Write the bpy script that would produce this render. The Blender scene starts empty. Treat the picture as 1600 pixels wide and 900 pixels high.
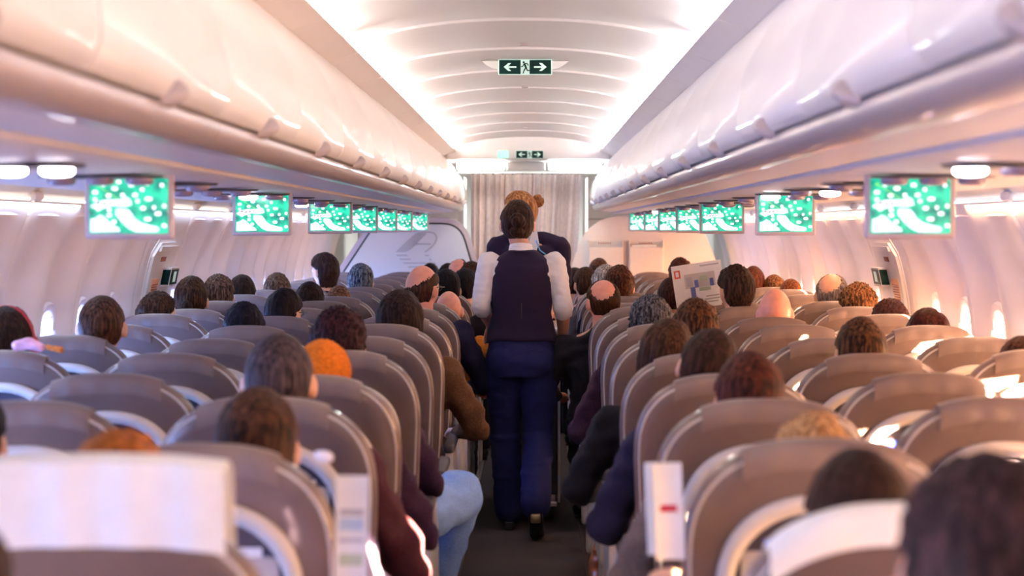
import bpy, bmesh, math, random
from mathutils import Vector, Matrix, noise
random.seed(7)
C = bpy.context.scene.collection
SC = bpy.context.scene
PI = math.pi
R = math.radians
# ---------------------------------------------------------------- camera
CX, CZ, F = 0.04, 1.55, 2700.0
cd = bpy.data.cameras.new('camera'); cam = bpy.data.objects.new('camera', cd); C.objects.link(cam)
cam.location = (CX, 0, CZ); cam.rotation_euler = (PI/2, 0, 0)
cd.sensor_width = 36; cd.lens = 36*F/1600; cd.shift_x = -32/1600; cd.shift_y = -93/1600
cd.clip_start = 0.05; cd.clip_end = 200
cd.dof.use_dof = True; cd.dof.focus_distance = 9.0; cd.dof.aperture_fstop = 3.0
SC.camera = cam
# ---------------------------------------------------------------- world, sun, exposure
SC.view_settings.view_transform = 'Standard'; SC.view_settings.look = 'None'
SC.view_settings.gamma = 1; SC.view_settings.use_curve_mapping = False
SC.view_settings.exposure = 0.18
W = bpy.data.worlds.new('sky'); SC.world = W; W.use_nodes = True
nt = W.node_tree; nt.nodes.clear()
tc = nt.nodes.new('ShaderNodeTexCoord'); sx = nt.nodes.new('ShaderNodeSeparateXYZ')
mr = nt.nodes.new('ShaderNodeMapRange'); mr.inputs['From Min'].default_value = -0.6; mr.inputs['From Max'].default_value = 0.6
rp = nt.nodes.new('ShaderNodeValToRGB')
rp.color_ramp.elements[0].color = (0.18, 0.33, 0.82, 1); rp.color_ramp.elements[1].color = (1.0, 0.48, 0.20, 1)
bg = nt.nodes.new('ShaderNodeBackground'); bg.inputs['Strength'].default_value = 170.0
wo = nt.nodes.new('ShaderNodeOutputWorld')
nt.links.new(tc.outputs['Generated'], sx.inputs[0]); nt.links.new(sx.outputs[0], mr.inputs['Value'])
nt.links.new(mr.outputs[0], rp.inputs[0]); mz = nt.nodes.new('ShaderNodeMapRange'); mz.inputs['From Min'].default_value = -0.25; mz.inputs['From Max'].default_value = 0.10
mz.inputs['To Min'].default_value = 0.30; mz.inputs['To Max'].default_value = 1.0   # dimmer ground below the horizon
vm_ = nt.nodes.new('ShaderNodeVectorMath'); vm_.operation = 'SCALE'
nt.links.new(sx.outputs[2], mz.inputs['Value']); nt.links.new(rp.outputs[0], vm_.inputs[0]); nt.links.new(mz.outputs[0], vm_.inputs['Scale'])
nt.links.new(vm_.outputs[0], bg.inputs[0]); nt.links.new(bg.outputs[0], wo.inputs[0])
sd = bpy.data.lights.new('sun', 'SUN'); sun = bpy.data.objects.new('sun', sd); C.objects.link(sun)
sd.energy = 1200; sd.color = (1.0, 0.66, 0.38); sd.angle = R(0.6)
sun.rotation_euler = Vector((0.85, -0.50, 0.112)).to_track_quat('Z', 'Y').to_euler()
COVE, STRIP, AREA = 6.0, 1.6, 6.5
# the cabin's own wash lights: long lamps in the coves beside the ceiling
for s in (-1, 1):
    for (y0, y1) in ((-2.4, 6.3), (6.5, 15.3)):
        ld = bpy.data.lights.new('cove_lamp', 'AREA'); lo = bpy.data.objects.new('cove_lamp', ld); C.objects.link(lo)
        ld.shape = 'RECTANGLE'; ld.size = 0.03; ld.size_y = y1-y0; ld.energy = AREA*(y1-y0)
        ld.color = (1.0, 0.90, 0.84)
        lo.location = (s*0.660, (y0+y1)/2, 2.252)
        zz = Vector((s*0.88, 0, -0.47)).normalized(); yy = Vector((0, 1, 0)); xx = yy.cross(zz)
        lo.rotation_euler = Matrix((xx, yy, zz)).transposed().to_euler()
# lamps added under the wall strips, cool left and warm right, to tint walls
for s, col_, e_ in ((-1, (0.62, 0.74, 1.0), 2.2), (1, (1.0, 0.52, 0.28), 5.5)):
    for (y0, y1) in ((-2.4, 7.2), (7.4, 16.7)):
        ld = bpy.data.lights.new('wall_tint_lamp', 'AREA'); lo = bpy.data.objects.new('wall_tint_lamp', ld); C.objects.link(lo)
        ld.shape = 'RECTANGLE'; ld.size = 0.012; ld.size_y = y1-y0; ld.energy = e_*(y1-y0); ld.color = col_
        lo.location = (s*1.832, (y0+y1)/2, 1.650)
        zz = Vector((s*0.22, 0, 0.97)).normalized(); yy = Vector((0, 1, 0)); xx = yy.cross(zz)
        lo.rotation_euler = Matrix((xx, yy, zz)).transposed().to_euler()
def P(px, py, d):
    return Vector((CX+(px-832)*d/F, d, CZ+(357-py)*d/F))
# ---------------------------------------------------------------- materials
def mat(name, col, rough=0.5, metal=0.0, var=0.0, vs=20.0, bump=0.0, bs=80.0, spec=0.5, coat=0.0, emit=None, es=1.0, stretch=None, col2=None, sheen=0.0, sss=0.0):
    m = bpy.data.materials.new(name); m.use_nodes = True
    n = m.node_tree; b = n.nodes['Principled BSDF']
    b.inputs['Base Color'].default_value = (*col, 1); b.inputs['Roughness'].default_value = rough
    b.inputs['Metallic'].default_value = metal; b.inputs['Specular IOR Level'].default_value = spec
    b.inputs['Coat Weight'].default_value = coat; b.inputs['Sheen Weight'].default_value = sheen
    if sss: b.inputs['Subsurface Weight'].default_value = sss; b.inputs['Subsurface Scale'].default_value = 0.01
    t = n.nodes.new('ShaderNodeTexCoord'); mp = n.nodes.new('ShaderNodeMapping'); n.links.new(t.outputs['Object'], mp.inputs[0])
    if stretch: mp.inputs['Scale'].default_value = stretch
    if var or col2:
        nz = n.nodes.new('ShaderNodeTexNoise'); nz.inputs['Scale'].default_value = vs; nz.inputs['Detail'].default_value = 4
        n.links.new(mp.outputs[0], nz.inputs['Vector'])
        r = n.nodes.new('ShaderNodeValToRGB'); e = r.color_ramp.elements
        e[0].position = 0.40 if col2 else 0.32; e[1].position = 0.78 if col2 else 0.68
        e[0].color = (*[max(0, c*(1-var)) for c in col], 1)
        e[1].color = (*(col2 if col2 else [min(1, c*(1+var)) for c in col]), 1)
        n.links.new(nz.outputs['Fac'], r.inputs[0]); n.links.new(r.outputs[0], b.inputs['Base Color'])
    if bump:
        nb = n.nodes.new('ShaderNodeTexNoise'); nb.inputs['Scale'].default_value = bs; nb.inputs['Detail'].default_value = 3
        n.links.new(mp.outputs[0], nb.inputs['Vector'])
        bp = n.nodes.new('ShaderNodeBump'); bp.inputs['Strength'].default_value = bump; bp.inputs['Distance'].default_value = 0.004
        n.links.new(nb.outputs['Fac'], bp.inputs['Height']); n.links.new(bp.outputs[0], b.inputs['Normal'])
    if emit:
        b.inputs['Emission Color'].default_value = (*emit, 1); b.inputs['Emission Strength'].default_value = es
    return m
M = {}
M['leather'] = mat('seat_leather', (0.120, 0.080, 0.072), 0.40, var=0.12, vs=9, bump=0.2, bs=160, coat=0.25, spec=0.6)
M['leather_top'] = mat('cover_leather', (0.16, 0.115, 0.105), 0.42, var=0.08, vs=9, bump=0.2, bs=160)
M['rim_glint'] = mat('seat_rim_glint', (0.50, 0.46, 0.44), 0.4)  # pale colour for the painted highlight on the leather rim
M['seat_plastic'] = mat('seat_plastic', (0.56, 0.53, 0.50), 0.35, var=0.04)
M['seat_shell'] = mat('seat_shell', (0.42, 0.39, 0.38), 0.4, var=0.05)
M['dark_plastic'] = mat('dark_plastic', (0.05, 0.045, 0.055), 0.5)
M['recess_shade'] = mat('pocket_shade', (0.035, 0.03, 0.05), 0.8)  # dark colour standing for the shade inside the seat-back pocket
M['white_cloth'] = mat('white_cover_cloth', (0.82, 0.84, 0.80), 0.85, var=0.03, bump=0.3, bs=300)
M['card_blue'] = mat('card_blue', (0.03, 0.06, 0.45), 0.4)
M['card_red'] = mat('card_red', (0.45, 0.02, 0.05), 0.4)
M['paper'] = mat('paper', (0.82, 0.82, 0.80), 0.6, var=0.03)
M['steel'] = mat('brushed_steel', (0.55, 0.55, 0.56), 0.3, 1.0, bump=0.1, bs=200)
M['carpet'] = mat('carpet', (0.060, 0.050, 0.052), 0.95, var=0.7, vs=420, bump=0.9, bs=600)
M['track'] = mat('floor_track', (0.10, 0.09, 0.09), 0.4, 0.4)
M['ceiling'] = mat('ceiling_panel', (0.80, 0.755, 0.74), 0.45, var=0.01)
M['ceil_strip'] = mat('ceiling_strip', (0.66, 0.60, 0.58), 0.5, var=0.01)
M['bin'] = mat('bin_white', (0.72, 0.69, 0.67), 0.42, var=0.01, coat=0.12)
M['rail'] = mat('bin_rail', (0.40, 0.34, 0.35), 0.32, coat=0.3)
M['psu'] = mat('service_panel', (0.60, 0.57, 0.60), 0.4, var=0.02)
M['wall'] = mat('sidewall', (0.80, 0.78, 0.79), 0.42, var=0.02, vs=6)
M['door'] = mat('door_panel', (0.74, 0.72, 0.71), 0.45, var=0.02)
M['black_rubber'] = mat('black_rubber', (0.02, 0.025, 0.025), 0.5)
M['green_dark'] = mat('sign_green', (0.0, 0.022, 0.018), 0.5, spec=0.15)
M['sign_light'] = mat('sign_figure', (0.60, 0.82, 0.74), 0.4, emit=(0.6, 0.85, 0.75), es=0.25)
M['placard'] = mat('placard_orange', (0.78, 0.42, 0.22), 0.5)
M['print'] = mat('print_ink', (0.32, 0.10, 0.05), 0.6)
M['curtain'] = mat('curtain_cloth', (0.80, 0.66, 0.62), 0.8, var=0.08, vs=30, bump=0.3, bs=250)
M['partition'] = mat('partition_panel', (0.56, 0.555, 0.54), 0.16, coat=0.5)
M['partition_r'] = mat('partition_cream', (0.66, 0.58, 0.53), 0.4, var=0.02)
M['frame_pink'] = mat('partition_frame', (0.45, 0.37, 0.38), 0.4)
M['logo'] = mat('logo_grey', (0.36, 0.35, 0.345), 0.5)
M['tube'] = mat('lamp_tube', (1, 1, 1), 0.4, emit=(0.93, 1.0, 0.96), es=45.0)
M['cove'] = mat('cove_diffuser', (1, 1, 1), 0.4, emit=(1.0, 0.95, 0.92), es=COVE)
M['strip'] = mat('wall_light', (1, 1, 1), 0.4, emit=(1.0, 0.93, 0.86), es=STRIP)
M['lamp_on'] = mat('reading_lamp_lit', (1, 1, 1), 0.4, emit=(0.95, 0.92, 1.0), es=14.0)
M['lamp_off'] = mat('reading_lamp_lens', (0.25, 0.2, 0.28), 0.15)
M['bezel'] = mat('screen_bezel', (0.46, 0.38, 0.42), 0.35)
M['scr_white'] = mat('map_sea', (0, 0, 0), 0.3, emit=(0.78, 0.86, 1.0), es=1.5)
M['scr_label'] = mat('map_label', (0, 0, 0), 0.3, emit=(1.0, 1.0, 1.0), es=1.5)
M['scr_line'] = mat('map_route', (0, 0, 0), 0.3, emit=(0.35, 1.0, 0.12), es=1.0)
M['skin'] = mat('skin', (0.62, 0.33, 0.22), 0.5, var=0.08, vs=30, sss=0.1)
M['skin_red'] = mat('skin_ruddy', (0.66, 0.28, 0.20), 0.42, var=0.08, vs=30, sss=0.1)
M['skin_dark'] = mat('skin_brown', (0.16, 0.07, 0.045), 0.45, var=0.1, vs=30)
M['eye_white'] = mat('eye_white', (0.8, 0.8, 0.78), 0.2)
M['eye_iris'] = mat('eye_iris', (0.03, 0.015, 0.01), 0.1)
M['vest'] = mat('waistcoat_cloth', (0.012, 0.006, 0.026), 0.85, var=0.35, vs=260, bump=0.6, bs=420, spec=0.2)
M['navy'] = mat('navy_trousers', (0.009, 0.012, 0.070), 0.85, var=0.35, vs=240, bump=0.6, bs=420, spec=0.2)
M['shirt'] = mat('white_shirt', (0.80, 0.78, 0.80), 0.8, bump=0.3, bs=90)
M['shoe'] = mat('black_shoe', (0.008, 0.008, 0.010), 0.3)
M['gold'] = mat('gold_heel', (0.60, 0.46, 0.26), 0.3, 1.0)
M['trim_blue'] = mat('light_blue_trim', (0.12, 0.40, 0.70), 0.6)
M['trolley_body'] = mat('trolley_dark', (0.06, 0.05, 0.06), 0.4)
# screen: procedural green map
m = bpy.data.materials.new('map_land'); m.use_nodes = True; n = m.node_tree; b = n.nodes['Principled BSDF']
t = n.nodes.new('ShaderNodeTexCoord'); nz = n.nodes.new('ShaderNodeTexNoise'); nz.inputs['Scale'].default_value = 22; nz.inputs['Detail'].default_value = 6
r = n.nodes.new('ShaderNodeValToRGB'); e = r.color_ramp.elements
e[0].position = 0.35; e[0].color = (0.0, 0.24, 0.19, 1); e[1].position = 0.62; e[1].color = (0.02, 0.90, 0.52, 1)
n.links.new(t.outputs['Object'], nz.inputs['Vector']); n.links.new(nz.outputs['Fac'], r.inputs[0])
n.links.new(r.outputs[0], b.inputs['Emission Color']); b.inputs['Emission Strength'].default_value = 1.0
b.inputs['Base Color'].default_value = (0, 0.02, 0.02, 1); b.inputs['Roughness'].default_value = 0.2
M['scr_land'] = m
# pane: clear acrylic
m = bpy.data.materials.new('window_pane'); m.use_nodes = True; n = m.node_tree; n.nodes.clear()
o_ = n.nodes.new('ShaderNodeOutputMaterial'); tr = n.nodes.new('ShaderNodeBsdfTransparent'); gl = n.nodes.new('ShaderNodeBsdfGlossy')
gl.inputs['Roughness'].default_value = 0.05; mx = n.nodes.new('ShaderNodeMixShader'); mx.inputs[0].default_value = 0.05
tr.inputs[0].default_value = (0.96, 0.98, 1, 1)
n.links.new(tr.outputs[0], mx.inputs[1]); n.links.new(gl.outputs[0], mx.inputs[2]); n.links.new(mx.outputs[0], o_.inputs[0])
M['pane'] = m
_cache = {}
def cloth(col, key=None):
    k = ('c', col)
    if k not in _cache: _cache[k] = mat('cloth', tuple(c*.75 for c in col), 0.9, var=0.25, vs=120, bump=0.4, bs=260, spec=0.2)
    return _cache[k]
def hairmat(col, hi=None):  # hi: streak colour, also painting warm light glints into dark hair
    k = ('h', col, hi)
    if k not in _cache:
        _cache[k] = mat('hair', tuple(c*.5 for c in col), 0.6, var=0.5, vs=22, bump=0.6, bs=30, col2=tuple(c*.8 for c in hi) if hi else tuple(min(1, c*1.5) for c in col), stretch=(5.0, 5.0, 0.6), spec=0.10)
    return _cache[k]
# ---------------------------------------------------------------- mesh helpers
def mesh_from(verts, faces, smooth=True, ang=35, name='mesh'):
    me = bpy.data.meshes.new(name); me.from_pydata([tuple(v) for v in verts], [], faces); me.update()
    if smooth:
        me.polygons.foreach_set('use_smooth', [True]*len(me.polygons))
        if ang: me.set_sharp_from_angle(angle=R(ang))
    return me
class MB:
    def __init__(s): s.v = []; s.f = []; s.mi = []; s.cur = 0
    def add(s, vs, fs):
        o = len(s.v); s.v += [Vector(v) for v in vs]; s.f += [tuple(i+o for i in f) for f in fs]; s.mi += [s.cur]*len(fs)
    def box(s, x0, x1, y0, y1, z0, z1):
        s.add([(x0,y0,z0),(x1,y0,z0),(x1,y1,z0),(x0,y1,z0),(x0,y0,z1),(x1,y0,z1),(x1,y1,z1),(x0,y1,z1)],
              [(0,3,2,1),(4,5,6,7),(0,1,5,4),(1,2,6,5),(2,3,7,6),(3,0,4,7)])
    def rbox(s, x0, x1, y0, y1, z0, z1, r=0.01, seg=2):
        bm = bmesh.new(); bmesh.ops.create_cube(bm, size=1)
        for v in bm.verts: v.co = Vector(((x0+x1)/2+v.co.x*(x1-x0), (y0+y1)/2+v.co.y*(y1-y0), (z0+z1)/2+v.co.z*(z1-z0)))
        bmesh.ops.bevel(bm, geom=bm.edges[:], offset=r, segments=seg, profile=0.5, affect='EDGES')
        bm.verts.index_update(); s.add([v.co.copy() for v in bm.verts], [[v.index for v in f.verts] for f in bm.faces]); bm.free()
    def prism(s, pts, axis, a, b):
        # pts 2D polygon; axis 'y': (x,z) extruded along y; 'x': (y,z) along x ; 'z': (x,y) along z
        n = len(pts); vs = []
        for t in (a, b):
            for p in pts:
                vs.append({'y': (p[0], t, p[1]), 'x': (t, p[0], p[1]), 'z': (p[0], p[1], t)}[axis])
        s.add(vs, [tuple(range(n)), tuple(range(2*n-1, n-1, -1))]+[(i, (i+1)%n+0, (i+1)%n+n, i+n)[::-1] for i in range(n)])
    def rings(s, rings, closed=True, cap=True):
        n = len(rings[0]); vs = [p for r in rings for p in r]; fs = []
        for k in range(len(rings)-1):
            for i in range(n if closed else n-1):
                j = (i+1) % n
                fs.append((k*n+i, k*n+j, (k+1)*n+j, (k+1)*n+i))
        if cap and closed: fs += [tuple(range(n))[::-1], tuple(range((len(rings)-1)*n, len(rings)*n))]
        s.add(vs, fs)
    def ell(s, c, r, seg=16, ri=10, rot=None):
        rs = []; c = Vector(c)
        for k in range(1, ri):
            a = PI*k/ri-PI/2; rs.append([Vector((math.cos(a)*math.cos(t)*r[0], math.cos(a)*math.sin(t)*r[1], math.sin(a)*r[2])) for t in [2*PI*i/seg for i in range(seg)]])
        if rot is not None: rs = [[rot @ p for p in q] for q in rs]
        s.rings([[c+p for p in q] for q in rs])
    def tube(s, pts, rad, seg=10, caps=True):
        pts = [Vector(p) for p in pts]; n = len(pts)
        if not hasattr(rad, '__len__'): rad = [rad]*n
        rs = []; up = Vector((0, 0, 1)); prev = None
        for i in range(n):
            d = (pts[min(i+1, n-1)]-pts[max(i-1, 0)]).normalized()
            if prev is None:
                a = d.cross(up)
                if a.length < 0.1: a = d.cross(Vector((1, 0, 0)))
            else: a = prev - d*prev.dot(d)
            a.normalize(); prev = a; b = d.cross(a)
            rs.append([pts[i]+(a*math.cos(2*PI*k/seg)+b*math.sin(2*PI*k/seg))*rad[i] for k in range(seg)])
        s.rings(rs, cap=caps)
    def limb(s, pts, rad, seg=12):
        s.tube(pts, rad, seg)
        for p, q in zip(pts, rad): s.ell(p, (q, q, q), seg, 8)
    def mesh(s, smooth=True, ang=35, name='mesh', mats=None):
        me = mesh_from(s.v, s.f, smooth, ang, name)
        if mats:
            for m_ in mats: me.materials.append(m_)
            me.polygons.foreach_set('material_index', s.mi)
        return me
def obj(name, me, m=None, parent=None, loc=None, rot=None):
    if isinstance(me, MB): me = me.mesh()
    if m is not None and not me.materials: me.materials.append(m)
    me.name = name
    o = bpy.data.objects.new(name, me); C.objects.link(o)
    if parent: o.parent = parent
    if loc is not None: o.location = loc
    if rot is not None: o.rotation_euler = rot
    return o
def tag(o, label=None, cat=None, group=None, kind=None):
    if label: o['label'] = label
    if cat: o['category'] = cat
    if group: o['group'] = group
    if kind: o['kind'] = kind
    return o
def thing(name, label, cat, loc=(0, 0, 0), group=None, rz=0):
    o = bpy.data.objects.new(name, None); C.objects.link(o); o.location = loc; o.rotation_euler = (0, 0, rz); o.empty_display_size = 0.1
    return tag(o, label, cat, group)
def structure(name, label):
    o = bpy.data.objects.new(name, None); C.objects.link(o); return tag(o, label, None, None, 'structure')
def copy(o, parent=None, material=None, tree=True):
    c = o.copy(); C.objects.link(c); c.parent = parent
    if material is not None:
        c.material_slots[0].link = 'OBJECT'; c.material_slots[0].material = material
    if tree:
        for ch in o.children: copy(ch, c)
    return c
ORD = ['first','second','third','fourth','fifth','sixth','seventh','eighth','ninth','tenth','eleventh','twelfth','thirteenth','fourteenth','fifteenth','sixteenth','seventeenth','eighteenth','nineteenth','twentieth','twenty-first','twenty-second','twenty-third','twenty-fourth','twenty-fifth','twenty-sixth','twenty-seventh','twenty-eighth','twenty-ninth','thirtieth','thirty-first','thirty-second','thirty-third','thirty-fourth','thirty-fifth','thirty-sixth']
SIDE = {-1: 'left', 1: 'right'}
Y0, Y1 = -2.5, 16.9
# ================================================================ STRUCTURE
# floor
fl = structure('floor', 'dark speckled aisle carpet with seat tracks')
b = MB(); b.box(-2.0, 2.0, Y0, 21, -0.06, 0.0); obj('carpet', b, M['carpet'], fl)
for x in (-1.62, -0.86, -0.30, 0.30, 0.86, 1.62):
    b = MB(); b.rbox(x-0.018, x+0.018, Y0, 16.4, -0.002, 0.006, 0.002, 1); obj('seat_track', b, M['track'], fl)
# ceiling panels
ce = structure('ceiling', 'arched cream ceiling panels with lit edges')
def arch(x, zb=2.252, zc=2.365, hw=0.680):
    return zb+(zc-zb)*max(0, 1-abs(x/hw)**2.2)**0.75
L = 1.09; ys = [5.67+L*k for k in range(-7, 10)]
def panel_mesh(y0, y1):
    N = 32; rs = []
    prof = [(0.0, 0.022), (0.004, 0.008), (0.014, 0.0), (0.25*L, -0.005), (0.6*L, -0.004), (0.93*L, 0.002), (0.990*L, 0.008), (L, 0.022)]
    for (t, dz) in prof:
        rs.append([Vector((-0.678+1.356*i/N, t, arch(-0.678+1.356*i/N)+dz)) for i in range(N+1)])
    b = MB(); b.rings(rs, closed=False); o = len(b.v); b.rings([[p+Vector((0, 0, 0.03)) for p in r] for r in rs[::-1]], closed=False)
    return b.mesh(ang=25)
pm = panel_mesh(0, 1); pm.materials.append(M['ceiling'])
for y in ys[:-1]:
    obj('ceiling_panel', pm, None, ce, (0, y, 0))
b = MB()   # backing above the joints
N = 24; b.rings([[Vector((-0.69+1.38*i/N, y, arch((-0.69+1.38*i/N)*0.97)+0.05)) for i in range(N+1)] for y in (Y0, 15.4)], closed=False)
obj('backing', b, M['ceil_strip'], ce)
for s in (-1, 1):
    b = MB(); b.prism([(s*0.642, 2.238), (s*0.760, 2.196), (s*0.760, 2.204), (s*0.646, 2.246), (s*0.646, 2.242)], 'y', 0.003, 0.997*L)
    me = b.mesh(ang=25); me.materials.append(M['ceil_strip'])
    for y in ys[:-1]: obj('edge_panel', me, None, ce, (0, y, 0))
    b = MB(); b.prism([(s*0.672, 2.238), (s*0.680, 2.238), (s*0.680, 2.256), (s*0.672, 2.256)], 'y', Y0, 15.35)
    obj('cove_lamp_diffuser', b, M['cove'], ce)
    b = MB(); b.prism([(s*0.684, 2.226), (s*0.80, 2.185), (s*0.80, 2.5), (s*0.70, 2.5), (s*0.684, 2.30)], 'y', Y0, 15.4); 
    obj('cove_backing', b, M['ceil_strip'], ce)
b = MB(); b.box(-2.1, 2.1, Y0, 21.2, 2.5, 2.54); obj('ceiling_shell', b, M['ceil_strip'], ce)
for (px, d) in ((818, 7.6), (822, 13.9), (820, 9.9)):
    b = MB(); b.rbox(-0.018, 0.018, -0.02, 0.02, -0.004, 0.004, 0.002, 1)
    x = CX+(px-832)*d/F; obj('ceiling_vent', b, M['frame_pink'], ce, (x, d, arch(x)-0.006))
# walls -------------------------------------------------------
WP = [(0.02, 1.80), (0.25, 1.90), (0.5, 1.965), (0.85, 2.005), (1.10, 2.005), (1.30, 1.975), (1.48, 1.925), (1.655, 1.845)]
def wx(z):
    for (a, xa), (c, xc) in zip(WP, WP[1:]):
        if z <= c:
            t = (z-a)/(c-a); return xa+(xc-xa)*t
    return WP[-1][1]
def wxs(z): return (wx(max(.02,z-.08))+wx(z)+wx(min(1.655,z+.08)))/3 if z > 0.1 else wx(z)
WZ = 1.035; PL = 1.12
def wall_panel(s, windows=(0.28, 0.84), length=PL):
    b = MB(); ny = int(length/0.0224); nz = 60; z0, z1 = 0.02, 1.655
    idx = {}
    def co(i, j):
        y = 0.003+(length-0.006)*i/ny; z = z0+(z1-z0)*j/nz; x = wxs(z); dep = 0
        for w in windows:
            dep = max(dep, (0.5+0.5*math.cos(min(PI, abs(y-w)/0.27*PI)))**0.8)
        fade = min(1, max(0, (1.64-z)/0.28))*min(1, max(0, (z-0.7)/0.25))
        x += 0.062*dep*fade-0.018
        edge = min(y, length-y); x += 0.014*max(0, 1-edge/0.014)
        return (s*x, y, z)
    vs = [co(i, j) for i in range(ny+1) for j in range(nz+1)]; fs = []
    for i in range(ny):
        for j in range(nz):
            y = length*(i+0.5)/ny; z = z0+(z1-z0)*(j+0.5)/nz
            if any(abs((y-w)/0.120)**2.6+abs((z-WZ)/0.165)**2.6 < 1 for w in windows): continue
            q = (i*(nz+1)+j, (i+1)*(nz+1)+j, (i+1)*(nz+1)+j+1, i*(nz+1)+j+1)
            fs.append(q if s < 0 else q[::-1])
    b.add(vs, fs); return b.mesh(ang=50)
def oval(a, c, k=24, n=2.6):
    out = []
    for i in range(k):
        t = 2*PI*i/k; ct, st = math.cos(t), math.sin(t)
        out.append((a*math.copysign(abs(ct)**(2/n), ct), c*math.copysign(abs(st)**(2/n), st)))
    return out
def window_frame(s):
    b = MB(); rs = []
    for (a, c, dx) in ((0.146, 0.205, 0.006), (0.138, 0.195, -0.010), (0.120, 0.168, -0.004), (0.108, 0.155, 0.02), (0.104, 0.150, 0.06)):
        rs.append([Vector((s*(wxs(WZ+q)+0.032+dx), p, q)) for (p, q) in oval(a, c)])
    b.rings(rs, cap=False); return b.mesh(ang=60)
def pane_mesh(s):
    b = MB(); x = s*(wxs(WZ)+0.085); b.prism([(p, q) for (p, q) in oval(0.118, 0.170)], 'x', x, x+s*0.004); return b.mesh(ang=40)
def shade_mesh(s, drop=0.05):
    b = MB(); x = s*(wxs(WZ)+0.070); b.rbox(min(x, x+s*0.004), max(x, x+s*0.004), -0.112, 0.112, 0.165-drop, 0.17, 0.002, 1); return b.mesh(ang=40)
win_n = 0
for s in (-1, 1):
    wl = structure('wall_'+SIDE[s], 'curved sidewall of scalloped panels on the %s' % SIDE[s])
    pmw = wall_panel(s); pmw.materials.append(M['wall']); fm = window_frame(s); fm.materials.append(M['wall'])
    pn = pane_mesh(s); pn.materials.append(M['pane']); sh = shade_mesh(s); sh.materials.append(M['wall'])
    starts = [8.75-PL*k for k in range(1, 11)]+[9.6+PL*k for k in range(0, 7)]
    brk = MB(); brk.rbox(-0.03, 0.03, -0.05, 0.05, -0.018, 0.018, 0.012, 2); brk = brk.mesh(); brk.materials.append(M['wall'])
    for y in starts:
        if y < Y0-1.2 or y > Y1: continue
        p = obj('wall_panel', pmw, None, wl, (0, y, 0))
        obj('bracket', brk, None, wl, (s*1.842, y, 1.672))
        for w in (0.28, 0.84):
            win_n += 1
            wo_ = tag(bpy.data.objects.new('window_%d' % win_n, None), 'small oval cabin window on the %s wall' % SIDE[s], None, None, 'structure'); C.objects.link(wo_)
            wo_.location = (0, y+w, WZ)
            obj('window_frame', fm, None, wo_); obj('pane', pn, None, wo_); obj('window_shade', sh, None, wo_)
            ld = bpy.data.lights.new('window_portal', 'AREA'); ld.shape = 'RECTANGLE'; ld.size = 0.24; ld.size_y = 0.34
            ld.cycles.is_portal = True
            lo = bpy.data.objects.new('window_portal', ld); C.objects.link(lo); lo.location = (s*(wxs(WZ)+0.10), y+w, WZ)
            lo.rotation_euler = Vector((s, 0, 0)).to_track_quat('Z', 'Y').to_euler()
    # light strip and curved cove above it
    b = MB(); b.prism([(s*1.842, 1.652), (s*1.856, 1.652), (s*1.856, 1.666), (s*1.836, 1.664)], 'y', Y0, Y1); obj('wall_light', b, M['strip'], wl)
    pts = [(1.845, 1.672), (1.815, 1.700), (1.765, 1.718), (1.70, 1.716), (1.63, 1.702)]
    b = MB(); b.prism([(s*x, z) for x, z in pts]+[(s*x, z+0.012) for x, z in pts[::-1]], 'y', 0.002, PL-0.002); me = b.mesh(ang=40); me.materials.append(M['bin'])
    for y in starts+[8.75]:
        if Y0-1.2 < y < Y1: obj('cove_panel', me, None, wl, (0, y, 0))
    b = MB(); b.prism([(s*1.86, 1.6), (s*2.2, 1.6), (s*2.2, 2.5), (s*1.86, 2.5)], 'y', Y0, Y1); obj('upper_wall_backing', b, M['wall'], wl)
    b = MB(); b.prism([(s*1.83, 0.0), (s*2.12, 0.0), (s*2.12, WZ-0.21), (s*2.04, WZ-0.21)], 'y', Y0, Y1); obj('lower_wall_backing', b, M['wall'], wl)
    b = MB(); b.prism([(s*2.05, WZ+0.21), (s*2.12, WZ+0.21), (s*2.12, 1.65), (s*1.97, 1.65)], 'y', Y0, Y1); obj('wall_backing', b, M['wall'], wl)
    # overwing exit
    dr = tag(bpy.data.objects.new('door_%d' % (1 if s < 0 else 2), None), 'white overwing exit door in the %s wall' % SIDE[s], None, None, 'structure'); C.objects.link(dr)
    jm = wall_panel(s, windows=(), length=0.85); obj('door_surround', jm, M['wall'], dr, (0, 8.75, 0))
    def on_wall(y, z, off): return Vector((s*(wxs(z)-off), y, z))
    def wall_patch(y0_, y1_, z0_, z1_, off, th, rc=0.0, nn=8):
        b = MB(); rs = []; k = 16
        for i in range(k+1):
            z = z0_+(z1_-z0_)*i/k; e = 0
            if rc: 
                e = max(0, z-(z1_-rc)); e = rc-math.sqrt(max(0, rc*rc-e*e)) if e > 0 else 0
            r_ = [on_wall(y0_+e, z, off), on_wall(y1_-e, z, off), on_wall(y1_-e, z, off+th), on_wall(y0_+e, z, off+th)]
            rs.append(r_ if s < 0 else r_)
        b.rings(rs); return b
    obj('door_rim', wall_patch(8.88, 9.47, 0.35, 1.50, 0.008, 0.014, 0.10), M['wall'], dr)
    obj('door_leaf', wall_patch(8.905, 9.445, 0.36, 1.475, 0.016, 0.020, 0.09), M['door'], dr)
    obj('handle_cover', wall_patch(8.98, 9.40, 1.43, 1.455, 0.034, 0.014, 0.0), M['wall'], dr)
    obj('handle_recess', wall_patch(9.09, 9.20, 1.375, 1.40, 0.030, 0.010, 0.0), M['print'], dr)
    q = obj('placard', wall_patch(8.98, 9.14, 1.165, 1.285, 0.034, 0.005), M['placard'], dr)
    for k in range(7):
        obj('text_line', wall_patch(8.99, 9.13-0.01*(k % 3), 1.175+0.013*k, 1.180+0.013*k, 0.038, 0.003), M['print'], q)
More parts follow.
